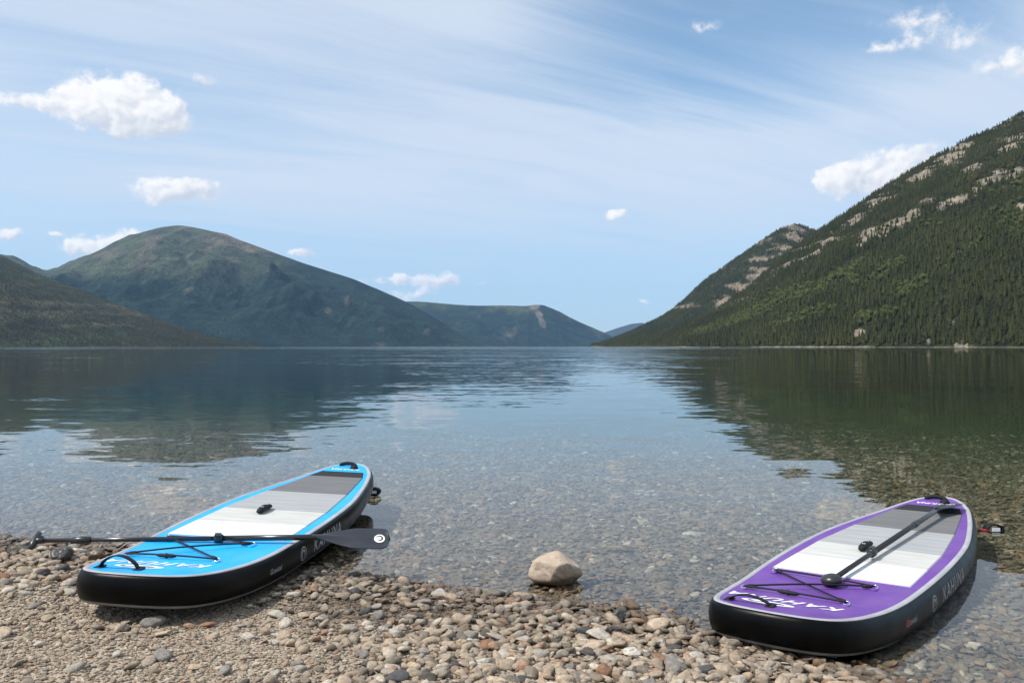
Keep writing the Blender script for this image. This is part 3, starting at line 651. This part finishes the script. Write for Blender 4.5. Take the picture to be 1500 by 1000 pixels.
def forest(name, P, Tg, n, hgt, label, rockm=None, litem=None, seed=1, tlo=.0, thi=1.12, xlim=(880, 1760), shapes=None):
    shapes = shapes or (TREES + BIRCH)
    Q, i, j, t = sample(P, Tg, n, tlo, thi, seed); r = np.random.default_rng(seed + 1)
    px, py = to_px(Q); k = (px > xlim[0]) & (px < xlim[1]) & (Q[:, 2] > .4)
    # the footprint of a cell grows with distance: keep an even spread
    k &= r.random(n) < np.clip((Q[:, 1] / Q[:, 1].max()) ** 1.0 * 1.25, 0, 1)
    if rockm is not None: k &= r.random(n) > rockm[i, j] * .88
    Q, i, j, t = Q[k], i[k], j[k], t[k]; m = len(Q)
    h = hgt * (.38 + .85 * r.random(m) ** 1.3) * (1 - .40 * np.clip(t, 0, 1)); wd = h * r.uniform(.65, 1.55, m)
    ix = r.integers(0, 4 if shapes is SCRUB else len(TREES), m)
    if litem is not None:
        lb = r.random(m) < litem[i, j] * .55; ix = np.where(lb, len(TREES) + r.integers(0, 3, m), ix); h = np.where(lb, h * .75, h)
    rot = np.stack([r.uniform(-.04, .04, m), r.uniform(-.04, .04, m), r.uniform(0, 6.28, m)], 1)
    return scatter(name, Q - np.array([0, 0, .15]), rot, np.stack([wd, wd, h], 1), ix, shapes, label, 'forest')
forest('spruce_forest', PR, TR, 95000, 11.5, 'dense spruce forest covering the steep mountain above the lake', col_R.rock, col_R.lite, 201, .012)
forest('peak_forest', PP, TP, 30000, 11.0, 'spruce woods between the bare rocks of the peak', col_P.rock, None, 203, .01, xlim=(866, 1260))
forest('ridge_forest', PD, TD, 26000, 8.5, 'dark woods on the low ridge before the bald mountain', None, None, 205, .0, xlim=(-250, 390), shapes=SCRUB)
def shoreline_trees():
    px = np.sort(rng.uniform(1120, 1530, 300))
    for q in px:
        a = (q - 866) / (1900 - 866) * (PR.shape[0] - 1); i = int(a); t = random.uniform(.004, .03)
        j = np.interp(t, TR[0], np.arange(PR.shape[1])); j0 = int(j); p = PR[i, j0] * (1 - (j - j0)) + PR[i, j0 + 1] * (j - j0)
        o = link(bpy.data.objects.new('spruce_tree', random.choice(TREES)))
        h = 10.5 * random.uniform(.55, 1.2); o.scale = (h * 1.05, h * 1.05, h); o.rotation_euler[2] = random.uniform(0, 6.28)
        o.location = (p[0] + random.uniform(-2, 2), p[1], max(p[2], .3) - .2)
        sz = 'tall' if h > 10.8 else 'middling' if h > 8.2 else 'short'
        cliff = ' beside the pale shore cliff' if abs(q - 1408) < 22 else ''
        tag(o, '%s dark spruce at the waterline below the forested mountain%s' % (sz, cliff), 'spruce tree', '%s spruces along the far waterline%s' % (sz, cliff))
shoreline_trees()

# ------------------------------------------------------------------ paddle boards
CTRL = [(0, 0), (.005, .085), (.022, .165), (.07, .240), (.17, .295), (.38, .342), (.7, .378), (1.1, .402), (1.5, .408), (1.9, .394), (2.3, .344), (2.65, .286), (2.9, .232), (3.07, .168), (3.16, .105), (3.193, .05), (3.2, 0)]
def outline(n=150):
    c = np.array(CTRL); full = np.concatenate([c[1:2] * [1, -1], c, c[-2:-1] * [1, -1]])
    pts = []
    for k in range(1, len(full) - 2):
        p0, p1, p2, p3 = full[k - 1:k + 3]; a = .5
        t0 = 0; t1 = t0 + np.linalg.norm(p1 - p0) ** a; t2 = t1 + np.linalg.norm(p2 - p1) ** a; t3 = t2 + np.linalg.norm(p3 - p2) ** a
        for t in np.linspace(t1, t2, 24, endpoint=False):
            A1 = (t1 - t) / (t1 - t0) * p0 + (t - t0) / (t1 - t0) * p1; A2 = (t2 - t) / (t2 - t1) * p1 + (t - t1) / (t2 - t1) * p2; A3 = (t3 - t) / (t3 - t2) * p2 + (t - t2) / (t3 - t2) * p3
            B1 = (t2 - t) / (t2 - t0) * A1 + (t - t0) / (t2 - t0) * A2; B2 = (t3 - t) / (t3 - t1) * A2 + (t - t1) / (t3 - t1) * A3
            pts.append((t2 - t) / (t2 - t1) * B1 + (t - t1) / (t2 - t1) * B2)
    pts.append(c[-1]); pts = np.array(pts); pts[:, 1] = np.maximum(pts[:, 1], 0)
    s = np.concatenate([[0], np.cumsum(np.linalg.norm(np.diff(pts, axis=0), axis=1))]); q = np.linspace(0, s[-1], n)
    return np.stack([np.interp(q, s, pts[:, 0]), np.interp(q, s, pts[:, 1])], 1)
OUT = outline()
dO = np.gradient(OUT, axis=0); dO[0] = (0, 1); dO[-1] = (0, -1); dO /= np.linalg.norm(dO, axis=1)[:, None]
NRM = np.stack([-dO[:, 1], dO[:, 0]], 1)                      # outward (u, v): left of travel on the +v side
NRM = np.where((NRM[:, 1:] < 0), -NRM, NRM); NRM[0] = (-1, 0); NRM[-1] = (1, 0)
def rocker(u):
    u = np.asarray(u, float); return .075 * np.clip(1 - u / .75, 0, 1) ** 1.8 + .035 * np.clip((u - 2.55) / .65, 0, 1) ** 2
RX, RZ = .026, BT / 2
def loop(d, z):                                               # full closed ring: right side nose->tail, left side tail->nose
    r = OUT - NRM * d; r[:, 1] = np.maximum(r[:, 1], 0); l = r[::-1][1:-1] * [1, -1]
    q = np.concatenate([r, l]); return np.stack([q[:, 1], q[:, 0], z + rocker(q[:, 0])], 1)
def strip(loops):
    n = len(loops[0]); V = np.concatenate(loops); F = []
    for a in range(len(loops) - 1):
        for k in range(n): F.append((a * n + k, a * n + (k + 1) % n, (a + 1) * n + (k + 1) % n, (a + 1) * n + k))
    return V, F
def cap(d, z, flip=False):
    q = loop(d, z); n = len(q); h = len(OUT); F = []; V = list(map(tuple, q))
    for k in range(h - 1):
        r0, r1 = k, k + 1; l0, l1 = (n - k) % n if k else 0, (n - k - 1) % n if k + 1 < h - 1 else h - 1
        f = tuple(dict.fromkeys((r0, r1, l1, l0)))
        if len(f) > 2: F.append(f[::-1] if flip else f)
    return V, F
PADU = [.915, 1.245, 1.575, 2.11, 2.71, 2.885]
def padw(u): return np.interp(u, [.8, .915, 1.25, 1.6, 2.11, 2.71, 2.885, 3], [.30, .305, .306, .304, .264, .196, .154, .1])
def tube(pts, rad, seg=8, closed=False):
    pts = [Vector(p) for p in pts]; V, F = [], []; n = len(pts)
    up = Vector((0, 0, 1))
    for i, p in enumerate(pts):
        t = ((pts[(i + 1) % n] if (closed or i < n - 1) else p) - (pts[i - 1] if (closed or i) else p)).normalized()
        a = t.cross(up); a = a.normalized() if a.length > 1e-4 else Vector((1, 0, 0)); b = t.cross(a)
        rr = rad[i] if isinstance(rad, (list, tuple)) else rad
        for k in range(seg):
            an = 6.2832 * k / seg; V.append(p + a * math.cos(an) * rr + b * math.sin(an) * rr)
    for i in range(n if closed else n - 1):
        for k in range(seg):
            j = (i + 1) % n; F.append((i * seg + k, i * seg + (k + 1) % seg, j * seg + (k + 1) % seg, j * seg + k))
    if not closed: F.append(tuple(range(seg))[::-1]); F.append(tuple((n - 1) * seg + k for k in range(seg)))
    return V, F
def lathe(prof, seg=16, axis='y', sq=(1, 1)):                 # profile (position along the axis, radius)
    V, F = [], []
    for (a, r) in prof:
        for k in range(seg):
            an = 6.2832 * k / seg; V.append((r * math.cos(an) * sq[0], a, r * math.sin(an) * sq[1]))
    for i in range(len(prof) - 1):
        for k in range(seg): F.append((i * seg + k, (i + 1) * seg + k, (i + 1) * seg + (k + 1) % seg, i * seg + (k + 1) % seg))
    F.append(tuple(range(seg))); F.append(tuple((len(prof) - 1) * seg + k for k in range(seg))[::-1])
    return V, F
def box(c, s, rot=0.0):
    x, y, z = s[0] / 2, s[1] / 2, s[2] / 2; M = Matrix.Rotation(rot, 3, 'Z')
    V = [M @ Vector((i * x, j * y, k * z)) + Vector(c) for i in (-1, 1) for j in (-1, 1) for k in (-1, 1)]
    return V, [(0, 1, 3, 2), (4, 6, 7, 5), (0, 4, 5, 1), (2, 3, 7, 6), (0, 2, 6, 4), (1, 5, 7, 3)]
def join(*parts):
    V, F = [], []
    for v, f in parts:
        b = len(V); V += [tuple(q) for q in v]; F += [tuple(i + b for i in q) for q in f]
    return V, F
def text_flat(s, size, shear=0.0, bold=0.0, spacing=1.0):
    cu = bpy.data.curves.new('lettering', 'FONT'); cu.body = s; cu.size = size; cu.shear = shear; cu.offset = bold; cu.space_character = spacing; cu.align_x = 'CENTER'; cu.align_y = 'CENTER'; cu.resolution_u = 4
    to = bpy.data.objects.new('lettering', cu); COL.objects.link(to)
    me = to.evaluated_get(bpy.context.evaluated_depsgraph_get()).to_mesh() if False else bpy.data.meshes.new_from_object(to.evaluated_get(bpy.context.evaluated_depsgraph_get()))
    bm = bmesh.new(); bm.from_mesh(me); bmesh.ops.triangulate(bm, faces=bm.faces[:])
    for _ in range(3):
        lg = [e for e in bm.edges if e.calc_length() > size * .22]
        if not lg: break
        bmesh.ops.subdivide_edges(bm, edges=lg, cuts=1); bmesh.ops.triangulate(bm, faces=bm.faces[:])
    V = [tuple(v.co) for v in bm.verts]; F = [tuple(v.index for v in f.verts) for f in bm.faces]; bm.free()
    bpy.data.objects.remove(to); bpy.data.curves.remove(cu); bpy.data.meshes.remove(me); return V, F
def swirl_flat(r):                                            # a curling wave inside the round badge
    V, F = [], []; n = 26
    for k in range(n):
        t = k / (n - 1); an = R(250 - 330 * t); rr = r * (.80 - .45 * t); w = r * .34 * math.sin(math.pi * min(1, t * .9 + .08))
        for q in (rr - w / 2, rr + w / 2): V.append((q * math.cos(an), q * math.sin(an), 0))
    for k in range(n - 1): F.append((2 * k, 2 * k + 2, 2 * k + 3, 2 * k + 1))
    return V, F
def disc_flat(r, n=28, rx=1.0, r0=0.0):
    V, F = [], []
    for k in range(n):
        a = 6.2832 * k / n
        for q in (r0, r * .5 + r0 * .5, r): V.append((q * math.cos(a) * rx, q * math.sin(a), 0))
    for k in range(n):
        j = (k + 1) % n
        for c in (0, 1): F.append((3 * k + c, 3 * k + c + 1, 3 * j + c + 1, 3 * j + c))
    return V, F
def on_deck(Vf, cu_, cv, lift, flip=True):                    # flat (x, y) -> deck, reading from the tail
    return [((cv - x) if flip else (cv + x), (cu_ - y) if flip else (cu_ + y), BT + lift + float(rocker((cu_ - y) if flip else (cu_ + y)))) for x, y, _ in Vf]
ARC = np.concatenate([[0], np.cumsum(np.linalg.norm(np.diff(OUT, axis=0), axis=1))])
def on_rail(Vf, u0, lift, zc=RZ):                             # flat (x, y) -> right rail, x runs towards the tail
    s0 = np.interp(u0, OUT[:, 0], ARC); res = []
    for x, y, _ in Vf:
        s = s0 + x; p = np.array([np.interp(s, ARC, OUT[:, k]) for k in (0, 1)]); nn = np.array([np.interp(s, ARC, NRM[:, k]) for k in (0, 1)])
        yy = np.clip(y + zc - RZ, -RZ * .97, RZ * .97); ex = RX * math.sqrt(1 - (yy / RZ) ** 2) - RX; p = p + nn * (ex + lift)
        res.append((p[1], p[0], RZ + yy + float(rocker(p[0]))))
    return res

def pad_mat(name, col):
    m, g = mat(name); oc = g.n('ShaderNodeTexCoord').outputs['Object']
    st = g.vm('MULTIPLY', oc, (3.0, 42.0, 1.0)); n1 = g.noise(st, 1.0, 5, .6); n2 = g.noise(oc, 7.0, 4, .6)
    c = g.mix(g.ss(n1, .3, .7), tuple(x * .86 for x in col), tuple(min(1, x * 1.08) for x in col))
    c = g.mix(g.m('MULTIPLY', g.ss(n2, .55, .72), .16), c, tuple(x * .75 for x in col))
    w = g.n('ShaderNodeTexWave', {'Vector': oc, 'Scale': 28.0, 'Distortion': 0.0}, bands_direction='Y')
    p = g.n('ShaderNodeBsdfPrincipled', {'Base Color': c, 'Roughness': .8, 'Specular IOR Level': .25})
    b = g.n('ShaderNodeBump', {'Strength': .25, 'Distance': .002, 'Height': w.outputs[1]}); g.nt.links.new(b.outputs[0], p.inputs['Normal'])
    g.n('ShaderNodeOutputMaterial', {'Surface': p.outputs[0]}); return m
PADM = [pad_mat('pad_white', (.72, .72, .72)), pad_mat('pad_off_white', (.50, .50, .475)), pad_mat('pad_light_grey', (.335, .345, .35)), pad_mat('pad_grey', (.150, .150, .152)), pad_mat('pad_charcoal', (.022, .022, .023))]
M_RAIL = simple('rail_black_vinyl', (.0018, .0018, .002), .34, .13, var=.3); M_TRIM = simple('trim_grey', (.36, .36, .385), .5, .4, var=.12); M_BOT = simple('bottom_grey', (.20, .20, .195), .6, .3, var=.15)
M_BLUE = simple('deck_blue', (.002, .370, .860), .5, .4, bump=.25, bscale=500, var=.08, dust=.35); M_PURP = simple('deck_purple', (.130, .044, .285), .5, .4, bump=.25, bscale=500, var=.08, dust=.35)
M_BLACK = simple('black_webbing', (.008, .008, .009), .7, .3, bump=.3); M_CORD = simple('bungee_cord', (.010, .010, .013), .65, .3, bump=.3); M_STEEL = simple('steel', (.75, .75, .77), .25, .5, 1.0)
M_WHITE = simple('white_print', (.80, .80, .80), .55, .4, var=.05); M_GREYP = simple('grey_print', (.42, .42, .43), .45, .4, var=.2); M_DARKP = simple('dark_print', (.02, .022, .025), .5, .4); M_RED = simple('red_webbing', (.45, .03, .05), .6, .3)
M_SHAFT = simple('paddle_shaft', (.014, .014, .016), .22, .5, coat=.3); M_BLADE = simple('paddle_blade', (.022, .026, .036), .40, .5, bump=.1, bscale=200, var=.15); M_GRIP = simple('paddle_grip', (.020, .020, .022), .33, .5)

def paddle_board(bd, deck_mat, label, group, blue):
    a = Vector((math.sin(bd['yaw']) * math.cos(bd['pit']), math.cos(bd['yaw']) * math.cos(bd['pit']), math.sin(bd['pit'])))
    s = Vector((math.cos(bd['yaw']), -math.sin(bd['yaw']), 0)); n = s.cross(a); s2 = s * math.cos(bd['roll']) + n * math.sin(bd['roll']); n2 = s2.cross(a)
    base = Vector((bd['o'][0], bd['o'][1], bd['z'])) - n2 * BT
    root = empty('paddle_board'); root.matrix_world = Matrix(((s2.x, a.x, n2.x, base.x), (s2.y, a.y, n2.y, base.y), (s2.z, a.z, n2.z, base.z), (0, 0, 0, 1)))
    tag(root, label, 'paddle board', group)
    ph = [R(q) for q in (-54, -46, -38, -30, -20, -10, 0, 10, 20, 30, 40, 50, 60, 70, 80, 90)]
    V, F = strip([loop(RX * (1 - math.cos(q)), RZ + RZ * math.sin(q)) for q in ph]); obj('rail', V, F, M_RAIL, root)
    ph = [R(q) for q in (-90, -82, -74, -66, -54)]
    V, F = join(strip([loop(RX * (1 - math.cos(q)), RZ + RZ * math.sin(q)) for q in ph]), cap(RX, 0.0, True)); obj('bottom', V, F, M_BOT, root)
    V, F = strip([loop(RX - .006, BT - .004), loop(RX - .003, BT + .001), loop(RX + .002, BT + .003), loop(RX + .020, BT + .003), loop(RX + .023, BT - .001)]); obj('edge_trim', V, F, M_TRIM, root)
    V, F = cap(RX + .016, BT + .0015); obj('deck', V, F, deck_mat, root, smooth=False)
    for k in range(5):
        us = np.linspace(PADU[k] + (.0025 if k else 0), PADU[k + 1] - .0025, 14); VV, FF = [], []
        for u in us:
            w = float(padw(u)); z = BT + float(rocker(u))
            for q, e in ((-w - .004, .001), (-w, .0065), (-w * .5, .0065), (0, .0065), (w * .5, .0065), (w, .0065), (w + .004, .001)): VV.append((q, u, z + e))
        for i in range(13):
            for j in range(6): FF.append((i * 7 + j, i * 7 + j + 1, i * 7 + j + 8, i * 7 + j + 7))
        FF.append(tuple(range(7))); FF.append(tuple(13 * 7 + j for j in range(7))[::-1])
        p = obj('deck_pad_panel', VV, FF, PADM[k], root, smooth=False)
        p['label'] = ('white', 'off-white', 'light grey', 'grey', 'charcoal')[k] + ' traction pad panel'
    # bungee with its rings
    RG = dict(FL=(.455, -.262), RL=(.842, -.268), RR=(.803, .190), FR=(.457, .172))
    def dk(u, v, z=.0): return Vector((v, u, BT + z + float(rocker(u))))
    for k, (u, v) in RG.items():
        V, F = tube([dk(u + .012 * math.cos(t), v + .012 * math.sin(t), .010 + .005 * math.cos(t)) for t in np.linspace(0, 6.2832, 13)[:-1]], .0028, 6, True)
        ring = obj('bungee_ring', V, F, M_STEEL, root)
        V, F = lathe([(-.002, .016), (.001, .018), (.004, .016), (.005, .006)], 16); 
        V = [(x + v, z2 + u - .016, y2 + BT + .003 + float(rocker(u))) for x, y2, z2 in V]; obj('ring_patch', V, F, deck_mat, root)
    def cord(A, B, sag=.004, rad=.0042):
        (u0, v0), (u1, v1) = A, B; pts = [dk(u0 + (u1 - u0) * t, v0 + (v1 - v0) * t, .014 + sag * math.sin(math.pi * t)) for t in np.linspace(0, 1, 15)]
        return tube(pts, rad, 7)
    V, F = join(cord(RG['FL'], RG['RR'], .012), cord(RG['RL'], RG['FR'], .003), cord(RG['RL'], RG['RR'], .004), cord(RG['FL'], RG['FR'], .004))
    cordo = obj('bungee_cord', V, F, M_CORD, root)
    for k in RG:                                              # knotted sleeves where the cord meets the rings
        u, v = RG[k]; o_ = RG[{'FL': 'RR', 'RR': 'FL', 'RL': 'FR', 'FR': 'RL'}[k]]; du, dv = (o_[0] - u), (o_[1] - v); L_ = math.hypot(du, dv); du, dv = du / L_, dv / L_
        V, F = tube([dk(u + du * q, v + dv * q, .014) for q in (.012, .02, .04, .055)], [.006, .008, .0085, .006], 8); obj('cord_sleeve', V, F, M_CORD, cordo)
    tu, tv = RG['FL'][0] * .55 + RG['FR'][0] * .45, RG['FL'][1] * .55 + RG['FR'][1] * .45
    V, F = tube([dk(tu, tv + q, .015) for q in (-.045, -.03, -.01, 0, .01, .03, .045)], [.005, .009, .009, .012, .009, .009, .005], 8); obj('cord_toggle', V, F, M_CORD, cordo)
    # nose carry handle: a raised strap
    V, F = [], []; m_ = 18
    for k in range(m_):
        t = k / (m_ - 1); v = -.195 + .165 * t; z = .004 + (.050 if blue else .026) * math.sin(math.pi * t) ** .65; u = .158 - .004 * math.sin(math.pi * t)
        for q in (-.014, .014):
            for e in (0, .006): V.append(dk(u + q, v, z + e))
    for k in range(m_ - 1):
        b = 4 * k
        for (p, q) in ((0, 1), (1, 3), (3, 2), (2, 0)): F.append((b + p, b + q, b + 4 + q, b + 4 + p))
    hd = obj('nose_handle', V, F, M_BLACK, root)
    for v in (-.198, -.027):
        V, F = box(dk(.158, v, .0045), (.03, .05, .006)); obj('handle_patch', V, F, M_BLACK, hd, False)
    # middle carry handle with a sleeve
    V, F = lathe([(-.085, .004), (-.08, .014), (-.055, .019), (0, .021), (.055, .019), (.08, .014), (.085, .004)], 12, sq=(1.15, .8))
    V = [(x - .04, y + 1.51, z + BT + .022 + .008 * math.sin((y + .085) / .17 * math.pi)) for x, y, z in V]; ch = obj('carry_handle', V, F, M_BLACK, root)
    V, F = box((-.04, 1.51, BT + .0415), (.014, .08, .003)); obj('handle_label', V, F, M_WHITE, ch, False)
    # tail: valve, strap, badge
    V, F = lathe([(0, .030), (.010, .030), (.014, .026), (.020, .024), (.022, .010)], 20); V = [(x + .045, z + 3.02, y + BT + float(rocker(3.02))) for x, y, z in V]; vo = obj('valve', V, F, M_BLACK, root)
    V, F = tube([(.0 + .06 * math.cos(t) - .02, 3.08 + .012 * math.sin(t), BT + float(rocker(3.08)) + .004 + .018 * math.sin(t)) for t in np.linspace(0, math.pi, 12)], .013, 8); obj('tail_handle', V, F, M_BLACK, root)
    # printing on the deck
    V, F = text_flat('KAHUNA', .098, .35, .002, 1.22); obj('deck_lettering', on_deck(V, .335, -.035, .0032), F, M_WHITE, root, False)
    V, F = disc_flat(.034, 32, 3.2); bdg = obj('nose_badge', on_deck(V, .235, -.070, .0030), F, M_WHITE, root, False)
    V, F = swirl_flat(.034); V = [(x * 1.6 + .05, y * .7, 0) for x, y, z in V]; V2 = [(x * .55 - .12 * 0 - .035, y * .9, 0) for x, y, z in disc_flat(.013, 20, 5.0)[0]]
    VV, FF = join((V, F), (V2, disc_flat(.013, 20, 5.0)[1])); obj('badge_mark', on_deck(VV, .235, -.070, .0040), FF, M_DARKP, bdg, False)
    V, F = text_flat('KAHUNA', .052, .2, .001, 1.0); obj('tail_lettering', on_deck(V, 2.975, -.005, .0032), F, M_WHITE, root, False)
    # printing on the right rail: badge, name, small mark
    V, F = disc_flat(.036, 28, 1.0, .030); rb = obj('rail_badge', on_rail(V, .955, .0012), F, M_GREYP, root, False)
    V, F = swirl_flat(.030); obj('badge_mark', on_rail(V, .955, .0014), F, M_GREYP, rb, False)
    V, F = text_flat('KAHUNA', .098, .12, -.0005, 1.15); obj('rail_lettering', on_rail(V, 1.315, .0012), F, M_GREYP, root, False)
    V, F = text_flat('Gravital', .036, .15, 0, 1.0); sm = obj('rail_lettering', on_rail(V, .645, .0012), F, M_GREYP, root, False)
    if not blue:
        V, F = disc_flat(.016, 16, 1.6, .011); obj('rail_mark', on_rail([(x - .05, y, 0) for x, y, z in V], .645, .0013), F, M_RED, root, False)
    # fins under the tail
    for v, hgt in ((0, .16), (-.13, .08), (.13, .08)):
        prof_ = [(2.62, 0), (2.76, 0), (2.86, -hgt), (2.80, -hgt * .96), (2.70, -hgt * .55)] if v == 0 else [(2.55, 0), (2.65, 0), (2.69, -hgt), (2.65, -hgt * .95), (2.59, -hgt * .5)]
        V = [(v + e, u, z + .001) for e in (-.005, .005) for (u, z) in prof_]; F = [(4, 3, 2, 1, 0), (5, 6, 7, 8, 9)] + [(k, (k + 1) % 5, 5 + (k + 1) % 5, 5 + k) for k in range(5)]
        obj('fin', V, F, M_BLACK, root, False)
    return root
B1 = paddle_board(BLUE, M_BLUE, 'blue inflatable paddle board with black sides, its nose on the gravel', 'paddle boards at the water edge', True)
B2 = paddle_board(PURP, M_PURP, 'purple inflatable paddle board with black sides, mostly in the shallows', 'paddle boards at the water edge', False)

# ------------------------------------------------------------------ paddles
def paddle(name, label, p0, p1, roll, bend, t_grip, ks):
    """p0: grip end, p1: throat where the blade begins (world metres)."""
    p0, p1 = Vector(p0), Vector(p1); d = (p1 - p0); Ls = d.length; y = d.normalized(); x = y.cross(Vector((0, 0, 1))).normalized(); z = x.cross(y)
    x2 = x * math.cos(roll) + z * math.sin(roll); z2 = x2.cross(y)
    root = empty(name); root.matrix_world = Matrix(((x2.x, y.x, z2.x, p0.x), (x2.y, y.y, z2.y, p0.y), (x2.z, y.z, z2.z, p0.z), (0, 0, 0, 1)))
    tag(root, label, 'paddle', 'paddles lying on the boards')
    k1, k2 = Ls * ks[0], Ls * ks[1]
    V, F = lathe([(.02, .0115), (max(k1, k2) + .02, .0115)], 14); obj('upper_shaft', V, F, M_SHAFT, root)
    V, F = lathe([(k2 - .03, .0140), (Ls - .06, .0145), (Ls + .02, .0150)], 14); obj('lower_shaft', V, F, M_SHAFT, root)
    V, F = lathe([(k1 - .045, .0120), (k1 - .042, .0165), (k1, .0185), (k1 + .042, .0165), (k1 + .045, .0120)], 14); obj('shaft_sleeve', V, F, M_GRIP, root)
    V, F = lathe([(k2 - .05, .0150), (k2 - .047, .0205), (k2 - .01, .0205), (k2 - .007, .0150)], 14); cl = obj('clamp', V, F, M_GRIP, root)
    V, F = box((0, k2 - .028, .024), (.018, .03, .012)); obj('clamp_lever', V, F, M_GRIP, cl, False)
    if t_grip:
        V, F = lathe([(-.052, .006), (-.048, .013), (-.02, .0165), (0, .018), (.02, .0165), (.048, .013), (.052, .006)], 14); V = [(yy, zz * 1.0 + .008, xx) for xx, yy, zz in V]
        st_ = lathe([(.005, .017), (.03, .015), (.05, .0125)], 14); obj('grip', *join((V, F), st_), M_GRIP, root)
    else:
        V, F = lathe([(-.050, .004), (-.046, .018), (-.03, .030), (-.008, .037), (.012, .034), (.030, .022), (.045, .0145), (.055, .0125)], 18, sq=(1.30, .78)); obj('grip', V, F, M_GRIP, root)
    # blade: spine, dished faces, rounded tip; bends off the shaft line
    BLN, BWD = .385, .068; ns, nc = 26, 13; VV, FF = [], []
    def wid(t): return BWD * (sstep(t, -.05, .62) * .86 + .14) * (math.sqrt(max(0, 1 - max(0, (t - .86) / .14) ** 3.2)) if t > .86 else 1)
    for side in (1, -1):
        for i in range(ns):
            t = i / (ns - 1); w = max(float(wid(t)), .002)
            for j in range(nc):
                q = -1 + 2 * j / (nc - 1); yy = t * BLN; th = .0035 * math.sqrt(max(0, 1 - q * q)) + .0008 + .012 * (1 - t) ** 1.5 * math.exp(-(q * w / .013) ** 2)
                zz = -math.tan(bend) * yy * min(1, t * 3) + .012 * (q * q) * t * .6
                VV.append((q * w, Ls + yy, zz + side * th))
    for sI in (0, 1):
        o0 = sI * ns * nc
        for i in range(ns - 1):
            for j in range(nc - 1):
                f = (o0 + i * nc + j, o0 + i * nc + j + 1, o0 + (i + 1) * nc + j + 1, o0 + (i + 1) * nc + j); FF.append(f if sI == 0 else f[::-1])
    e = ns * nc
    for i in range(ns - 1):
        FF.append((i * nc, (i + 1) * nc, e + (i + 1) * nc, e + i * nc)); FF.append((i * nc + nc - 1, e + i * nc + nc - 1, e + (i + 1) * nc + nc - 1, (i + 1) * nc + nc - 1))
    FF.append(tuple((ns - 1) * nc + j for j in range(nc)) + tuple(e + (ns - 1) * nc + j for j in range(nc))[::-1])
    bl = obj('blade', VV, FF, M_BLADE, root)
    cz = -math.tan(bend) * (BLN * .86) + .0075
    V, F = disc_flat(.027); V = [(a, Ls + BLN * .86 + b, cz - math.tan(bend) * b + .006 * (a / .08) ** 2) for a, b, c in V]; bd_ = obj('blade_badge', V, F, M_WHITE, bl, False)
    V, F = swirl_flat(.0235); V = [(a, Ls + BLN * .86 + b, cz + .0012 - math.tan(bend) * b) for a, b, c in V]; obj('badge_mark', V, F, M_DARKP, bd_, False)
    return root
def at(px, py, D): return Vector(((px - 750) / FPX * D, D, CAM_H + (HZ - py) / FPX * D))
paddle('paddle', 'black paddle lying across the blue board with its blade hanging over the side', at(50, 791, 4.03), at(458, 786, 4.13), R(-34), R(4), True, (.17, .68))
paddle('paddle', 'black paddle lying lengthwise along the purple board deck', at(1218, 848, 3.68), at(1371, 746.5, 5.02), R(8), R(5), False, (.74, .33))

# ------------------------------------------------------------------ ankle leashes behind the tails
def leash(label, pts, cuff, inner):
    root = empty('ankle_leash', cuff); tag(root, label, 'leash', 'ankle leashes at the board tails')
    c = Vector(cuff); q = [Vector(p) - c for p in pts]; dense = []
    for i in range(len(q) - 1):
        for t in np.linspace(0, 1, 30, endpoint=False): dense.append(q[i].lerp(q[i + 1], t))
    dense.append(q[-1]); coil = dense
    obj('cord', *tube(coil, .0035, 6), M_CORD, root)
    V, F = [], []; n = 22
    for k in range(n):
        a = 6.2832 * k / n
        for rr in (inner, .044):
            for yy in (-.025, .025): V.append((rr * 1.25 * math.cos(a), yy, rr * .75 * math.sin(a) + .012))
    for k in range(n):
        b, e = 4 * k, 4 * ((k + 1) % n)
        for (p, s_) in ((0, 1), (1, 3), (3, 2), (2, 0)): F.append((b + p, b + s_, e + s_, e + p))
    cf = obj('cuff', V, F, M_BLACK, root)
    V, F = box((.0, -.0275, .012), (.05, .004, .022)); obj('cuff_label', V, F, M_WHITE, cf, False)
    V, F = box((-.075, -.02, .006), (.06, .025, .010), .2); obj('pull_tab', V, F, M_RED, cf, False)
tl = at(1418, 778, 5.0)
leash('black ankle leash with red tab floating behind the purple board', [(2.85, 5.30, .03), (2.93, 5.22, .005), (3.03, 5.26, .0)], (3.06, 5.26, .002), .034)
leash('black ankle leash floating behind the tail of the blue board', [(-1.26, 6.42, .09), (-1.20, 6.50, .03), (-1.14, 6.5, .01)], (-1.085, 6.5, .02), .006)

# ------------------------------------------------------------------ air
def haze():
    m, g = mat('haze_air')
    v = g.n('ShaderNodeVolumePrincipled', {'Color': (.36, .62, 1.0, 1), 'Density': 2.7e-5, 'Anisotropy': 0.0})
    g.n('ShaderNodeOutputMaterial', {'Volume': v.outputs[0]})
    x, y0, y1, z0, z1 = 16600, -5000, 17800, -25, 1250
    V = [(i, j, k) for i in (-x, x) for j in (y0, y1) for k in (z0, z1)]
    o = obj('haze', V, [(0, 1, 3, 2), (4, 6, 7, 5), (0, 4, 5, 1), (2, 3, 7, 6), (0, 2, 6, 4), (1, 5, 7, 3)], m, smooth=False)
    tag(o, 'thin blue haze over the lake and mountains', 'haze', kind='stuff')
haze()
bpy.context.view_layer.update()
